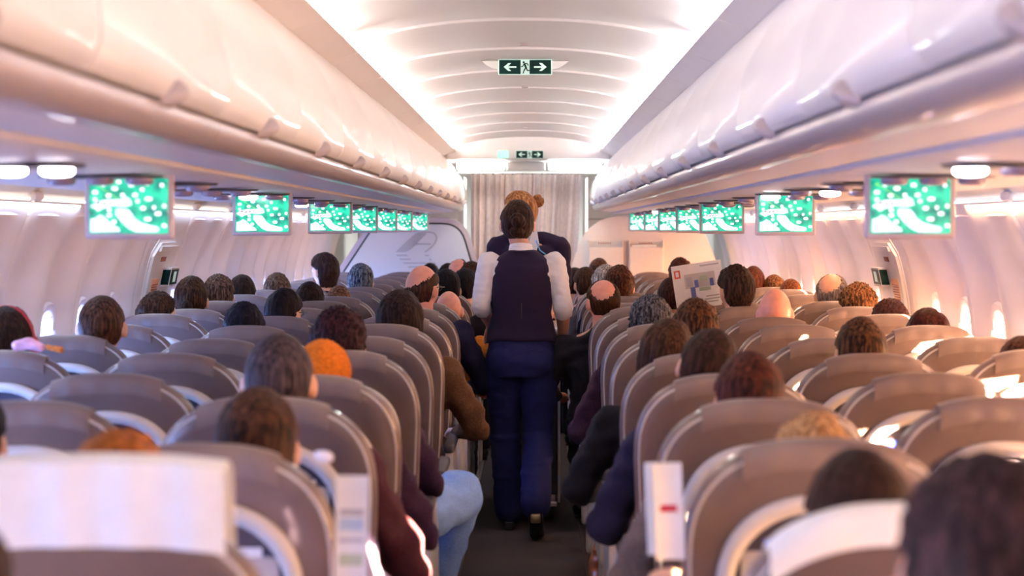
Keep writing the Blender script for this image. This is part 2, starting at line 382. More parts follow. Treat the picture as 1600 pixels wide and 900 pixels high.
    b = wall_patch(9.22, 9.42, 1.24, 1.34, 0.034, 0.045); sg = obj('exit_light', b, M['wall'], dr)
    # its lit green face looks toward the rear of the cabin and the aisle
    b = wall_patch(9.215, 9.222, 1.25, 1.33, 0.036, 0.041); obj('sign_face', b, M['green_dark'], sg)
    b = wall_patch(9.235, 9.405, 1.25, 1.33, 0.078, 0.004); obj('sign_face', b, M['green_dark'], sg)
    b = wall_patch(9.29, 9.35, 1.262, 1.318, 0.081, 0.003); obj('sign_mark', b, M['sign_light'], sg)
    obj('door_grip', wall_patch(9.30, 9.33, 1.10, 1.17, 0.034, 0.03), M['door'], dr)
# rear wall behind camera and galley at the front
b = MB(); b.box(-2.1, 2.1, Y0-0.05, Y0, 0, 2.5); tag(obj('wall_back', b, M['wall']), 'rear cabin wall', None, None, 'structure')
b = MB(); b.box(-2.1, 2.1, 21, 21.05, 0, 2.5); tag(obj('wall_front', b, M['bin']), 'white galley wall beyond the curtain', None, None, 'structure')
for s in (-1, 1):
    b = MB(); b.box(min(s*2.0, s*2.05), max(s*2.0, s*2.05), 16.85, 21, 0, 2.5); tag(obj('trim_%d' % (1 if s < 0 else 2), b, M['bin']), 'galley side wall panel', None, None, 'structure')
# end bulkhead above the aisle
bh = structure('trim_3', 'arched cream bulkhead header at the front end of the ceiling')
b = MB(); n_ = 28; pts = [(-0.72+1.44*i/n_, min(2.5, arch((-0.72+1.44*i/n_)*0.9)+0.03)) for i in range(n_+1)]
b.prism([(0.72, 2.175), (-0.72, 2.175)]+pts, 'y', 15.42, 15.47); obj('header_panel', b, M['ceiling'], bh)
b = MB(); b.box(-0.85, 0.85, 15.47, 21, 2.17, 2.2); obj('galley_ceiling', b, M['bin'], bh)
b = MB(); b.rbox(-0.70, 0.70, 16.34, 16.40, 2.070, 2.088, 0.005, 1); obj('header_lip', b, M['seat_shell'], bh)
b = MB(); b.rbox(-0.20, 0.16, 16.0, 16.05, 2.09, 2.165, 0.006, 1); obj('header_box', b, M['bin'], bh)
for x0, x1 in ((-0.66, -0.22), (0.19, 0.68)):
    b = MB(); b.rbox(x0, x1, 16.0, 16.05, 2.098, 2.158, 0.012, 2); tag(obj('galley_lamp', b, M['tube'], bh), 'long white fluorescent lamp')
# lamps lighting the galley
ld = bpy.data.lights.new('galley_light', 'AREA'); ld.shape = 'RECTANGLE'; ld.size = 1.4; ld.size_y = 1.2; ld.energy = 90; ld.color = (0.93, 1, 0.96)
lo = bpy.data.objects.new('galley_light', ld); C.objects.link(lo); lo.location = (0, 19.0, 2.15)
#STAGE2
# ================================================================ OVERHEAD BINS
BP = [(0.752, 2.196), (0.715, 2.145), (0.672, 2.07), (0.632, 2.00), (0.612, 1.93), (0.603, 1.87), (0.604, 1.83), (0.614, 1.802), (0.628, 1.787)]
def densify(p, k=3):
    out = []
    for i in range(len(p)-1):
        p0 = p[max(0, i-1)]; p1 = p[i]; p2 = p[i+1]; p3 = p[min(len(p)-1, i+2)]
        for j in range(k):
            t = j/k
            out.append(tuple(0.5*((2*p1[a])+(-p0[a]+p2[a])*t+(2*p0[a]-5*p1[a]+4*p2[a]-p3[a])*t*t+(-p0[a]+3*p1[a]-3*p2[a]+p3[a])*t**3) for a in (0, 1)))
    return out+[p[-1]]
BL = 1.11; bin_y = [2.58+BL*k for k in range(-5, 13)]
for s in (-1, 1):
    prof = densify(BP)
    b = MB(); rs = []
    for (y, off) in ((0.004, 0.014), (0.010, 0.003), (0.020, 0.0), (BL-0.020, 0.0), (BL-0.010, 0.003), (BL-0.004, 0.014)):
        rs.append([Vector((s*(x+off), y, z)) for x, z in prof]+[Vector((s*0.76, y, 1.787)), Vector((s*0.76, y, 2.196))])
    b.rings(rs); dme = b.mesh(ang=40); dme.materials.append(M['bin'])
    b = MB(); b.box(min(s*.76, s*1.80), max(s*.76, s*1.80), 0, BL, 1.735, 2.16); bme = b.mesh(False); bme.materials.append(M['bin'])
    # flared paddle latch: leaf shape standing proud of the door's lower edge
    b = MB(); rs = []
    for k in range(9):
        t = k/8; h = 1.770+0.050*t; w = 0.032*(1-t**1.7)+0.002; th = 0.010+0.026*math.sin(PI*min(1, (1-t)*0.9+0.05))
        x = 0.626-(h-1.770)*0.30
        rs.append([Vector((s*(x+0.006), -w, h)), Vector((s*(x-th*.8), -w*.5, h)), Vector((s*(x-th), 0, h)), Vector((s*(x-th*.8), w*.5, h)), Vector((s*(x+0.006), w, h))])
    b.rings(rs); lme = b.mesh(ang=70); lme.materials.append(M['rail'])
    for i, y in enumerate(bin_y):
        t = thing('overhead_bin', 'white curved overhead bin on the %s, %s from the camera end' % (SIDE[s], ORD[i]), 'luggage bin', (0, y, 0), 'overhead bins')
        obj('bin_body', bme, None, t); obj('bin_door', dme, None, t); obj('latch', lme, None, t, (0, BL/2, 0))
    tr_ = structure('trim_%d' % (4 if s < 0 else 5), 'rounded rail running below the bins on the %s' % SIDE[s])
    rp_ = densify([(0.640, 1.781), (0.630, 1.776), (0.629, 1.758), (0.642, 1.738), (0.664, 1.725), (0.682, 1.722), (0.700, 1.722)], 2)
    b = MB(); b.prism([(s*x, z) for x, z in rp_]+[(s*0.70, 1.781)], 'y', 0.002, BL*2-0.002); me = b.mesh(ang=40); me.materials.append(M['rail'])
    for k in range(9): obj('rail_section', me, None, tr_, (0, bin_y[0]+2*BL*k, 0))
    b = MB(); b.prism([(s*0.700, 1.7235), (s*0.800, 1.706), (s*0.812, 1.708), (s*0.812, 1.76), (s*0.700, 1.76)], 'y', 0.001, BL-0.001); me = b.mesh(ang=30); me.materials.append(M['psu'])
    for y in bin_y: obj('fascia_panel', me, None, tr_, (0, y, 0))
    b = MB(); b.prism([(s*0.812, 1.726), (s*0.83, 1.726), (s*0.83, 1.76), (s*0.812, 1.76)], 'y', bin_y[0], 17.4); obj('groove', b, M['dark_plastic'], tr_)
    b = MB(); b.prism([(s*0.826, 1.700), (s*0.838, 1.694), (s*1.20, 1.684), (s*1.60, 1.688), (s*1.635, 1.700), (s*1.635, 1.76), (s*0.826, 1.76)], 'y', 0.002, 0.768); me = b.mesh(ang=30); me.materials.append(M['psu'])
    for k in range(-4, 19): obj('service_panel', me, None, tr_, (0, 2.38+0.77*k, 0))
# end caps of the bins
# ---------------------------------------------------------------- reading lamps + vents
b = MB(); b.add(*[[], []]); rs = []
for (r_, z) in ((0.075, 0.0), (0.072, -0.006), (0.060, -0.008)): rs.append([Vector((r_*1.0*math.cos(2*PI*i/20), 2.2*r_*math.sin(2*PI*i/20), z)) for i in range(20)])
b.rings(rs); plate = b.mesh(ang=50); plate.materials.append(M['dark_plastic'])
def lens(m_):
    b = MB(); rs = []
    for (r_, z) in ((0.036, -0.004), (0.036, -0.014), (0.028, -0.020), (0.012, -0.022)): rs.append([Vector((r_*math.cos(2*PI*i/16), r_*math.sin(2*PI*i/16), z)) for i in range(16)])
    b.rings(rs); me = b.mesh(ang=60); me.materials.append(m_); return me
lon, loff = lens(M['lamp_on']), lens(M['lamp_off'])
LIT = {(-1, 1): (0, 1), (-1, 5): (1,), (1, 1): (0,), (1, 4): (1,), (1, 5): (0,), (-1, 8): (2,), (1, 9): (1,), (1, 13): (0, 1), (-1, 13): (2,)}
for s in (-1, 1):
    for k in range(-1, 17):
        lit = LIT.get((s, k), ())
        y = 2.38+0.77*k+0.52
        t = thing('reading_lamp', 'dark oval reading lamp cluster under the %s bins above the %s seat row%s' % (SIDE[s], ORD[k+1], ', lamp lit' if lit else ''), 'lamp', (s*1.07, y, 1.686), 'reading lamps')
        obj('base_plate', plate, None, t, rot=(0, 0, PI/2))
        for j, dx in enumerate((-0.10, 0.0, 0.10)): obj('lens', lon if j in lit else loff, None, t, (s*dx, 0.0, -0.004))
# ---------------------------------------------------------------- screens
SW, SH = 0.240, 0.172
b = MB(); b.rbox(-SW/2, SW/2, 0, 0.022, 0, SH, 0.008, 3); hous = b.mesh(ang=40); hous.materials.append(M['bezel'])
b = MB(); b.rbox(-SW/2+0.013, SW/2-0.013, -0.003, 0.004, 0.014, SH-0.010, 0.003, 1); disp = b.mesh(ang=40); disp.materials.append(M['scr_land'])
def flat(poly, y=-0.0040, th=0.0008):
    b = MB(); b.prism(poly, 'y', y, y+th); return b
def sp(u, v): return (-SW/2+0.014+u*(SW-0.028), 0.015+v*(SH-0.026))
sea = MB()
sea.prism([sp(*p) for p in [(0.34,.44),(.37,.46),(.50,.44),(.55,.36),(.58,.28),(.66,.20),(.78,.15),(.88,.12),(.90,.05),(.86,.02),(.60,.02),(.50,.09),(.42,.20),(.34,.34)]], 'y', -0.0040, -0.0032)
sea.prism([sp(*p) for p in [(.02,.02),(.02,.26),(.08,.28),(.14,.34),(.20,.30),(.28,.18),(.38,.10),(.40,.03)]], 'y', -0.0040, -0.0032)
sea.prism([sp(*p) for p in [(.02,.50),(.10,.58),(.22,.62),(.40,.62),(.46,.68),(.53,.62),(.55,.52),(.46,.48),(.30,.50),(.16,.44),(.06,.45)]], 'y', -0.0040, -0.0032)
sea = sea.mesh(False); sea.materials.append(M['scr_white'])
lab = MB()
for (u, v, w) in [(.18,.89,.055),(.38,.94,.06),(.54,.885,.07),(.74,.905,.07),(.93,.88,.05),(.33,.82,.075),(.68,.80,.05),(.08,.75,.07),(.25,.69,.065),(.43,.70,.05),(.59,.70,.065),(.76,.63,.09),(.08,.62,.05),(.69,.46,.07),(.83,.47,.045),(.96,.50,.045),(.88,.36,.08),(.75,.26,.085),(.96,.14,.06),(.26,.33,.06),(.32,.21,.06),(.62,.59,.05),(.12,.45,.06),(.26,.43,.055)]:
    a, h = sp(u, v); lab.prism([(a+p, h+q) for p, q in oval(w*0.112, 0.0056, 12, 3)], 'y', -0.0046, -0.0040)
lab = lab.mesh(False); lab.materials.append(M['scr_label'])
ink = MB()
for (u, v, w) in [(.12,.555,.06),(.20,.54,.05),(.27,.55,.05),(.35,.56,.03),(.17,.08,.02),(.18,.12,.015)]:
    a, h = sp(u, v); ink.prism([(a-w*.1, h-.002), (a+w*.1, h-.002), (a+w*.1, h+.0015), (a+w*.02, h+.003), (a-w*.1, h+.001)], 'y', -0.0052, -0.0046)
ink = ink.mesh(False); ink.materials.append(M['print'])
ln = MB(); a, c_ = sp(.08, .90), sp(.38, .63); ln.prism([(a[0], a[1]-.001), (c_[0], c_[1]-.001), (c_[0], c_[1]+.001), (a[0], a[1]+.001)], 'y', -0.0052, -0.0046)
ln.prism([(a[0]+p, a[1]+q) for p, q in oval(.004, .004, 10, 2)], 'y', -0.0055, -0.0046)
ln = ln.mesh(False); ln.materials.append(M['scr_line'])
b = MB(); b.rbox(-0.05, 0.05, 0.004, 0.030, SH-0.004, SH+0.030, 0.004, 1); arm = b.mesh(); arm.materials.append(M['dark_plastic'])
SCY = [4.62, 6.90, 9.21, 10.74, 12.28, 13.84, 16.0]
for s in (-1, 1):
    for i, y in enumerate(SCY):
        cx = s*1.040+ (0.0 if s < 0 else 0.01)
        t = thing('drop_down_screen', 'drop-down screen with a green map under the %s bins, %s from the camera' % (SIDE[s], ORD[i]), 'screen', (cx, y, 1.522), 'cabin screens', rz=R(2.5*s if s < 0 else -2))
        obj('housing', hous, None, t); d_ = obj('display', disp, None, t)
        obj('hinge_arm', arm, None, t)
        obj('map_sea', sea, None, d_); tag(obj('map_labels', lab, None, d_), kind='stuff'); obj('place_name', ink, None, d_); obj('route_line', ln, None, d_)
# ---------------------------------------------------------------- exit signs
def arrow(dirn, w, h):
    p = [(-.5,-.07),(.12,-.07),(-.10,-.36),(.12,-.36),(.5,0),(.12,.36),(-.10,.36),(.12,.07),(-.5,.07)]
    return [(dirn*a*w, c*h) for a, c in p]
def exit_sign(loc, wd, label, wings):
    t = thing('exit_sign', label, 'sign', loc, 'exit signs')
    h = wd*0.265
    if wings:
        b = MB(); rs = []
        for k in range(17):
            u = -1+2*k/16; x = u*wd*0.84; d = h*0.62*(1-max(0, (abs(u)-0.62)/0.38)**2)
            rs.append([Vector((x, 0.0, h*.45)), Vector((x, 0.002, h*.5-d*1.02-.001)), Vector((x, 0.05, h*.55)), Vector((x, 0.05, h*.75))])
        b.rings(rs); obj('housing', b.mesh(ang=50), M['bin'], t)
    b = MB(); b.rbox(-wd/2-.004, wd/2+.004, -0.006, 0.004, -h/2-.004, h/2+.004, 0.002, 1); obj('frame', b, M['sign_light'], t)
    for dx in (-0.29, 0.29):
        b = MB(); b.box((dx-.205)*wd, (dx+.205)*wd, -0.010, -0.005, -h/2, h/2); g = obj('green_panel', b.mesh(False), M['green_dark'], t)
        b = MB(); b.prism([(dx*wd+a, c) for a, c in arrow(-1 if dx < 0 else 1, wd*.24, h*.8)], 'y', -0.0115, -0.009); obj('arrow', b.mesh(False), M['sign_light'], g)
    b = MB()
    S = h
    b.prism([(-.10*S+a*.075*S, .34*S+c*.075*S) for a, c in [(math.cos(q*PI/5), math.sin(q*PI/5)) for q in range(10)]], 'y', -0.0100, -0.006)
    def bar(x0, z0, x1, z1, w):
        d = Vector((x1-x0, z1-z0)).normalized(); nn = Vector((-d.y, d.x))*w/2
        b.prism([(x0*S-nn.x*S, z0*S-nn.y*S), (x1*S-nn.x*S, z1*S-nn.y*S), (x1*S+nn.x*S, z1*S+nn.y*S), (x0*S+nn.x*S, z0*S+nn.y*S)], 'y', -0.0100, -0.006)
    for q in [(-.06,.26,.08,-.08,.13),(.0,.24,.16,.24,.06),(.16,.24,.24,.10,.06),(-.08,.22,-.18,.04,.06),(-.18,.04,-.30,.02,.06),(.05,-.04,-.08,-.26,.08),(-.08,-.26,-.14,-.46,.07),(.08,-.06,.16,-.26,.08),(.16,-.26,.34,-.24,.07)]: bar(*q)
    obj('running_figure', b.mesh(False), M['green_dark'], t)
    return t
p = P(820.5, 105, 8.25); exit_sign((p.x, 8.25, p.z), 0.250, 'green exit sign with two arrows in a winged white housing under the ceiling', True)
p = P(827.5, 241.5, 15.40); exit_sign((p.x, 15.40, p.z), 0.242, 'small green exit sign with two arrows on the far bulkhead above the curtain', False)
p = P(786, 241, 15.41); t = thing('lavatory_sign', 'pale green lit sign of small figures on the far bulkhead', 'sign', p)
gm = mat('green_glow', (0.3, 0.9, 0.6), 0.4, emit=(0.35, 0.95, 0.65), es=0.9)
for k in range(3):
    b = MB(); x = -0.033+0.033*k
    b.prism([(x+a*.013, .022+c*.012) for a, c in [(math.cos(q*PI/5), math.sin(q*PI/5)) for q in range(10)]], 'y', -0.004, 0.006)
    b.prism([(x-.016, .010), (x+.016, .010), (x+.012, -.032), (x-.012, -.032)], 'y', -0.004, 0.006); obj('figure', b.mesh(False), gm, t)
# ================================================================ PARTITIONS, CURTAIN, GALLEY
def rounded(pts, r, k=6):
    out = []; n_ = len(pts)
    for i in range(n_):
        a, p_, c = Vector(pts[i-1]), Vector(pts[i]), Vector(pts[(i+1) % n_]); rr = r[i] if hasattr(r, '__len__') else r
        u = (a-p_).normalized(); v = (c-p_).normalized(); p0 = p_+u*rr; p1 = p_+v*rr
        for j in range(k+1):
            t = j/k; out.append(tuple(p0*(1-t)**2+p_*2*t*(1-t)+p1*t*t))
    return out
def inset(pts, d):
    cx = sum(p[0] for p in pts)/len(pts); n_ = len(pts); out = []
    for i in range(n_):
        a, p_, c = Vector(pts[i-1]), Vector(pts[i]), Vector(pts[(i+1) % n_])
        t = (c-a).normalized(); nn = Vector((-t.y, t.x)); out.append(tuple(p_+nn*d))
    return out
YP = 16.60
def px2(px, py): q = P(px, py, YP); return (q.x, q.z)
t = thing('left_partition', 'pale glossy cabin divider with dark rubber edge and grey emblem, left of the curtain', 'partition', (0, YP, 0))
outer = rounded([(-1.93, 0.02), (-1.93, 1.0), px2(582, 340), px2(726, 340), px2(765, 475), (-0.42, 0.02)][::-1], [.03, .10, .22, .05, .05, .03])
if sum((outer[i-1][0]*outer[i][1]-outer[i][0]*outer[i-1][1]) for i in range(len(outer))) < 0: outer = outer[::-1]
in1, in2 = inset(outer, 0.048), inset(outer, 0.066)
b = MB(); b.prism(outer, 'y', 0.0, 0.05); obj('frame', b.mesh(ang=30), M['frame_pink'], t)
b = MB(); b.prism(in1, 'y', -0.010, 0.004); obj('rubber_edge', b.mesh(ang=30), M['black_rubber'], t)
b = MB(); b.prism(in2, 'y', -0.016, 0.0); pnl = obj('glossy_panel', b.mesh(ang=30), M['partition'], t)
def pl(poly): 
    b.prism([(px2(x, y)[0], px2(x, y)[1]) for x, y in poly], 'y', -0.019, -0.0155)
b = MB()
pl([(650,364),(668,364),(642,390),(634,394),(618,394),(634,378)])
cur = [(652,365),(668,362),(678,364),(683,371),(680,380),(672,388),(664,394)]
for i in range(len(cur)-1):
    (x0, y0_), (x1, y1_) = cur[i], cur[i+1]; d = Vector((x1-x0, y1_-y0_)).normalized(); nn = Vector((-d.y, d.x))*1.2; pl([(x0-nn.x,y0_-nn.y),(x1-nn.x,y1_-nn.y),(x1+nn.x,y1_+nn.y),(x0+nn.x,y0_+nn.y)])
pl([(646,380),(674,380),(673,382.5),(644,382.5)])
for (x0, x1, y) in ((619,636,399),(624,641,405),(629,680,411),(637,665,417)): pl([(x0, y-1.3), (x1, y-1.3), (x1+2, y+1.3), (x0+2, y+1.3)])
pl([(664,398),(670,398),(671,400.5),(665,400.5)]); pl([(671,403),(674,405),(675,408),(671,407)])
obj('emblem', b.mesh(False), M['logo'], pnl)
t = thing('right_partition', 'cream cabin divider with rounded shoulder and two paper pockets, right of the curtain', 'partition', (0, YP, 0))
outer = rounded([(0.36, 0.02), px2(888, 430), px2(920, 338), px2(1090, 338), (1.80, 1.25), (1.93, 0.9), (1.93, 0.02)], [.03, .10, .32, .04, .05, .05, .03], 10)
b = MB(); b.prism(outer, 'y', 0, 0.05); obj('panel', b.mesh(ang=30), M['partition_r'], t)
for j, (x0, x1) in enumerate(((920, 972), (984, 1035))):
    a, z1 = px2(x0, 376); c_, z0 = px2(x1, 440)
    b = MB(); b.rbox(a, c_, -0.006, 0.004, z1-0.075, z1, 0.003, 1); fr = obj('literature_pocket', b, M['seat_plastic'], t)
    b = MB(); b.rbox(a-.008, a+.004, -0.05, 0.0, z1-0.7, z1+.006, .003, 1); b.rbox(c_-.004, c_+.008, -0.05, 0.0, z1-0.7, z1+.006, .003, 1); obj('side_rail', b, M['partition_r'], fr)
    b = MB(); b.rbox(a, c_, -0.055, -0.045, z1-0.7, z1-0.062, 0.003, 1); obj('pocket_front', b, M['partition_r'], fr)
    if j: b = MB(); b.rbox(a+.02, c_-.06, -0.035, -0.012, z1-0.3, z1-0.040, 0.002, 1); obj('papers', b, M['paper'], fr)
    b = MB()
    for q in range(6): b.box(a+.09+.022*q, a+.103+.022*q, -0.008, -0.005, z1-.032, z1-.018)
    obj('small_print', b.mesh(False), M['print'], fr)
# curtain
t = thing('curtain', 'pinkish beige pleated curtain drawn across the aisle behind the crew', 'curtain', (0, 17.3, 0))
b = MB(); rs = []; N = 220
for (z, sq, amp) in ((2.095, 1.0, .012), (2.07, 1.0, .020), (1.9, .99, .026), (1.6, .975, .028), (1.2, .955, .030), (0.6, .94, .030), (0.05, .935, .032)):
    r_ = []
    for i in range(N+1):
        u = i/N; x = -0.575+1.115*u
        x = -0.575+(x+0.575)*sq
        ph = u*2*PI*17+1.3*math.sin(u*23)+0.8*math.sin(u*9)
        r_.append(Vector((x+0.006*math.sin(ph*1.0), amp*math.sin(ph)+0.008*math.sin(ph*2.3), z+0.004*math.sin(ph))))
    rs.append(r_)
b.rings(rs, closed=False); b.rings([[p+Vector((0, .006, 0)) for p in r] for r in rs[::-1]], closed=False)
obj('pleated_cloth', b.mesh(ang=80), M['curtain'], t)
b = MB(); b.tube([(-0.60, 0, 2.108), (0.56, 0, 2.108)], 0.010, 10); obj('curtain_rail', b, M['dark_plastic'], t)
for k in range(12):
    b = MB(); b.rbox(-.006, .006, -.006, .006, -.016, .004, .002, 1)
    obj('hook', b, M['dark_plastic'], t, (-0.55+0.098*k, 0, 2.104))
b = MB(); b.rbox(-0.005, 0.012, -0.02, 0.02, 0.05, 2.11, 0.004, 1); obj('edge_post', b, M['frame_pink'], t, (0.548, 0.02, 0))
# galley fittings seen past the curtain's right edge
t = thing('galley_unit', 'white galley unit with round black latches right of the curtain', 'cabinet', (0.98, 18.2, 0))
b = MB(); b.rbox(-0.36, 0.6, 0, 0.6, 0.02, 2.1, 0.01, 1); obj('body', b, M['bin'], t)
b = MB(); b.rbox(-0.355, 0.3, -0.01, 0.0, 1.64, 1.655, 0.002, 1); obj('shelf_edge', b, M['seat_shell'], t)
for (x, z) in ((-0.25, 1.60), (-0.05, 1.61), (0.12, 1.61)):
    b = MB(); b.prism([(x+a*.018, z+c*.018) for a, c in [(math.cos(q*PI/6), math.sin(q*PI/6)) for q in range(12)]], 'y', -0.012, 0.002); obj('latch', b.mesh(ang=40), M['black_rubber'], t)
t = thing('galley_cabinet', 'plain white galley cabinet seen left of the curtain', 'cabinet', (-1.2, 18.2, 0))
b = MB(); b.rbox(-0.6, 0.52, 0, 0.6, 0.02, 2.1, 0.01, 1); obj('body', b, M['bin'], t)
b = MB(); b.rbox(-0.5, 0.45, -0.012, 0.0, 1.0, 1.9, 0.006, 1); obj('door', b, M['bin'], t)
# ================================================================ SEATS
def outline(w, top, zb, ztop_c, n=2.7, k=28, wb=None):
    # arch-shaped outline: superellipse top above ztop_c, tapering sides to zb. counter list of (x,z) from left-bottom over to right-bottom
    wb = wb if wb else w*0.90; pts = [(-wb, zb), (-(wb+w)/2-0.002, (zb+ztop_c)/2)]
    for i in range(k+1):
        a = PI-PI*i/k; c, s_ = math.cos(a), math.sin(a)
        pts.append((w*math.copysign(abs(c)**(2/n), c), ztop_c+(top-ztop_c)*abs(s_)**(2/n)))
    pts += [((wb+w)/2+0.002, (zb+ztop_c)/2), (wb, zb)]
    return pts
LEAN = 0.19
def lean(x, y, z): return Vector((x, y+(1.155-z)*LEAN, z))
def shell(spec, zb0=0.44, W_=0.256, T_=1.155, ZC=0.925):
    b = MB(); rs = []
    for (y, d) in spec: rs.append([lean(x, y, z) for x, z in outline(W_-d, T_-d, zb0+d*.5, ZC)])
    b.rings(rs); return b
def seat_top(x, W_=0.256, T_=1.155, ZC=0.925, n=2.7): return ZC+(T_-ZC)*max(0, 1-abs(x/W_)**n)**(1/n)
def build_seat(aisle, raised=False, white=False):
    root = bpy.data.objects.new('airline_seat', None); C.objects.link(root)
    bk = obj('seat_back', shell([(-0.002, .060), (0.0, .032), (0.004, .018), (0.012, .006), (0.026, .0), (0.044, -.001), (0.060, .005), (0.073, .018), (0.080, .045)]).mesh(ang=50), M['leather'], root)
    # pale tube painting the ceiling light's glint along the rear rim
    b = MB(); b.tube([lean(x, 0.0075, z) for x, z in outline(0.2440, 1.1430, 0.45, 0.925)], 0.0032, 6); obj('rim_glint', b, M['rim_glint'], bk)
    # plastic arch around the upper pocket
    ou = outline(0.196, 1.062, 0.60, 0.88, 2.3); iu = outline(0.166, 1.030, 0.60, 0.87, 2.3)
    b = MB(); n_ = len(ou); rs = []
    mid = [((a[0]*.55+c[0]*.45), (a[1]*.55+c[1]*.45)) for a, c in zip(ou, iu)]
    rings = [[lean(*(p[0], 0.012, p[1])) for p in ou], [lean(p[0], -0.012, p[1]) for p in ou], [lean(p[0], -0.024, p[1]) for p in mid], [lean(p[0], -0.016, p[1]) for p in iu], [lean(p[0], 0.010, p[1]) for p in iu]]
    # sweep: make sections along the outline
    secs = [[rings[j][i] for j in range(5)] for i in range(n_)]
    b.rings(secs); obj('arch_frame', b.mesh(ang=70), M['seat_plastic'], root)
    b = MB(); rs = [[lean(x, y, z) for x, z in iu] for y in (-0.003, 0.006)]; b.rings(rs); obj('recess_shade', b.mesh(ang=40), M['recess_shade'], root)  # flush panel, its dark colour painting the shade of a deeper pocket
    b = MB(); b.prism([(p[0], p[1]) for p in rounded([(-.150, .80), (.150, .80), (.150, .955), (-.150, .955)], .015, 3)], 'y', -0.014, -0.005)
    b.v = [lean(*v) for v in b.v]; pk = obj('upper_pocket', b.mesh(ang=40), M['seat_shell'], root)
    b = MB(); b.prism([(-.11, .90), (.04, .90), (.04, .982), (-.11, .978)], 'y', -0.0045, -0.0032); b.v = [lean(*v) for v in b.v]; obj('safety_card', b.mesh(False), M['card_blue'], pk)
    b = MB(); b.prism([(.05, .90), (.12, .90), (.12, .972), (.05, .972)], 'y', -0.0045, -0.0032); b.v = [lean(*v) for v in b.v]; obj('magazine', b.mesh(False), M['paper'], pk)
    b = MB(); b.prism([(-.13, .905), (-.07, .905), (-.07, .935), (-.13, .935)], 'y', -0.0155, -0.0135); b.v = [lean(*v) for v in b.v]; obj('label_patch', b.mesh(False), M['card_red'], pk)
    b = MB(); b.rbox(-.175, .175, -.030, -.006, .595, .790, .010, 2); b.v = [lean(*v) for v in b.v]; tt = obj('tray_table', b.mesh(ang=40), M['seat_plastic'], root)
    b = MB(); b.rbox(-.02, .02, -.038, -.026, .765, .800, .005, 1); b.v = [lean(*v) for v in b.v]; obj('latch', b.mesh(), M['dark_plastic'], tt)
    b = MB(); b.rbox(-.19, .19, -.020, .0, .44, .585, .012, 2); b.v = [lean(*v) for v in b.v]; obj('lower_pocket', b.mesh(ang=40), M['leather'], root)
    # cover folded over the top
    b = MB(); secs = []; up = 0.085 if raised else 0.0; cw = 0.190 if raised else 0.205 if white else 0.150
    for i in range(25):
        x = -cw+2*cw*i/24; zt = seat_top(x)
        if raised: zt = max(zt, 1.10); zt = zt*.25+1.142*.75
        e = 0.003*math.sin(i*1.1)*(1 if raised else .4)
        o_ = [(-0.006, zt-.046+(.012 if raised else 0)), (-0.004, zt-.018+up*.5), (0.006, zt-.001+up), (.022, zt+.007+up), (.052, zt+.007+up), (.078, zt-.006+up), (.088, zt-.10)]
        i_ = [(.084, zt-.10), (.073, zt-.008+up), (.050, zt+.002+up), (.022, zt+.002+up), (.010, zt-.005+up), (0.0, zt-.020+up*.5), (-.002, zt-.046+(.012 if raised else 0))]
        secs.append([lean(x, y+e, z) for y, z in o_+i_])
    b.rings(secs); obj('headrest_cover', b.mesh(ang=50), M['white_cloth'] if raised or white else M['leather_top'], root)
    # cushion
    b = MB(); b.rbox(-.245, .245, .20, .64, .36, .475, .035, 3); obj('seat_cushion', b.mesh(ang=50), M['leather'], root)
    b = MB()
    b.rbox(-.24, .24, .24, .60, .30, .355, .02, 1); obj('seat_frame', b, M['steel'], root)
    for x in ((-.17, .17) if aisle else (.17,)):
        b = MB(); b.tube([(x, .30, .32), (x, .16, .02)], .018, 8); obj('leg', b, M['steel'], root)
        b = MB(); b.tube([(x, .52, .32), (x, .56, .02)], .018, 8); obj('leg', b, M['steel'], root)
    b = MB()
    if aisle:
        s_ = aisle; x = s_*.272
        b.rbox(x-.022, x+.022, .10, .52, .625, .665, .012, 2); ar = obj('armrest', b.mesh(ang=50), M['dark_plastic'], root)
        b = MB(); b.prism(rounded([(.10, .30), (.60, .30), (.56, .50), (.40, .635), (.12, .635)], .04, 4), 'x', x-.016, x+.016); obj('side_panel', b.mesh(ang=40), M['seat_plastic'], ar)
        b = MB(); b.rbox(x-.012, x+.020, .26, .36, .04, .31, .01, 1); obj('side_leg', b, M['seat_plastic'], root)
    else:
        b.rbox(.250, .290, .12, .50, .625, .662, .012, 2); ar = obj('armrest', b.mesh(ang=50), M['dark_plastic'], root)
    return root
protos = {}
SX = {-1: (-0.575, -1.117, -1.655), 1: (0.575, 1.117, 1.655)}
ROWY = [2.38+0.77*k for k in range(-1, 18)]
PLACE = ['aisle', 'middle', 'window']
RAISED = {(-1, 1, 0)}; WHITE = {(1, 1, 0)}
rnd = random.Random(3)
REC = {}
for s in (-1, 1):
    for r_i, y in enumerate(ROWY):
        for c in range(3):
            if r_i == 0 and c > 0: continue
            if r_i == 1 and c > 0: continue
            if r_i == 2 and c > 1: continue
            raised = (s, r_i, c) in RAISED
            white = (s, r_i, c) in WHITE; key = (-s if c == 0 else 0, raised, white)
            rec = rnd.choice([0, 0, 0, .01, .02, .03])
            lab_ = '%sgrey-brown leather %s seat on the %s side, %s row from the camera' % ('white-covered ' if raised or white else '', PLACE[c], SIDE[s], ORD[r_i])
            if key not in protos: o = protos[key] = build_seat(*key)
            else: o = copy(protos[key])
            o.location = (SX[s][c], y-rec, -rec*0.3+rnd.uniform(-.004, .004)); REC[(s, r_i, c)] = rec
            tag(o, lab_, 'seat', 'seats of the %s triples' % SIDE[s])
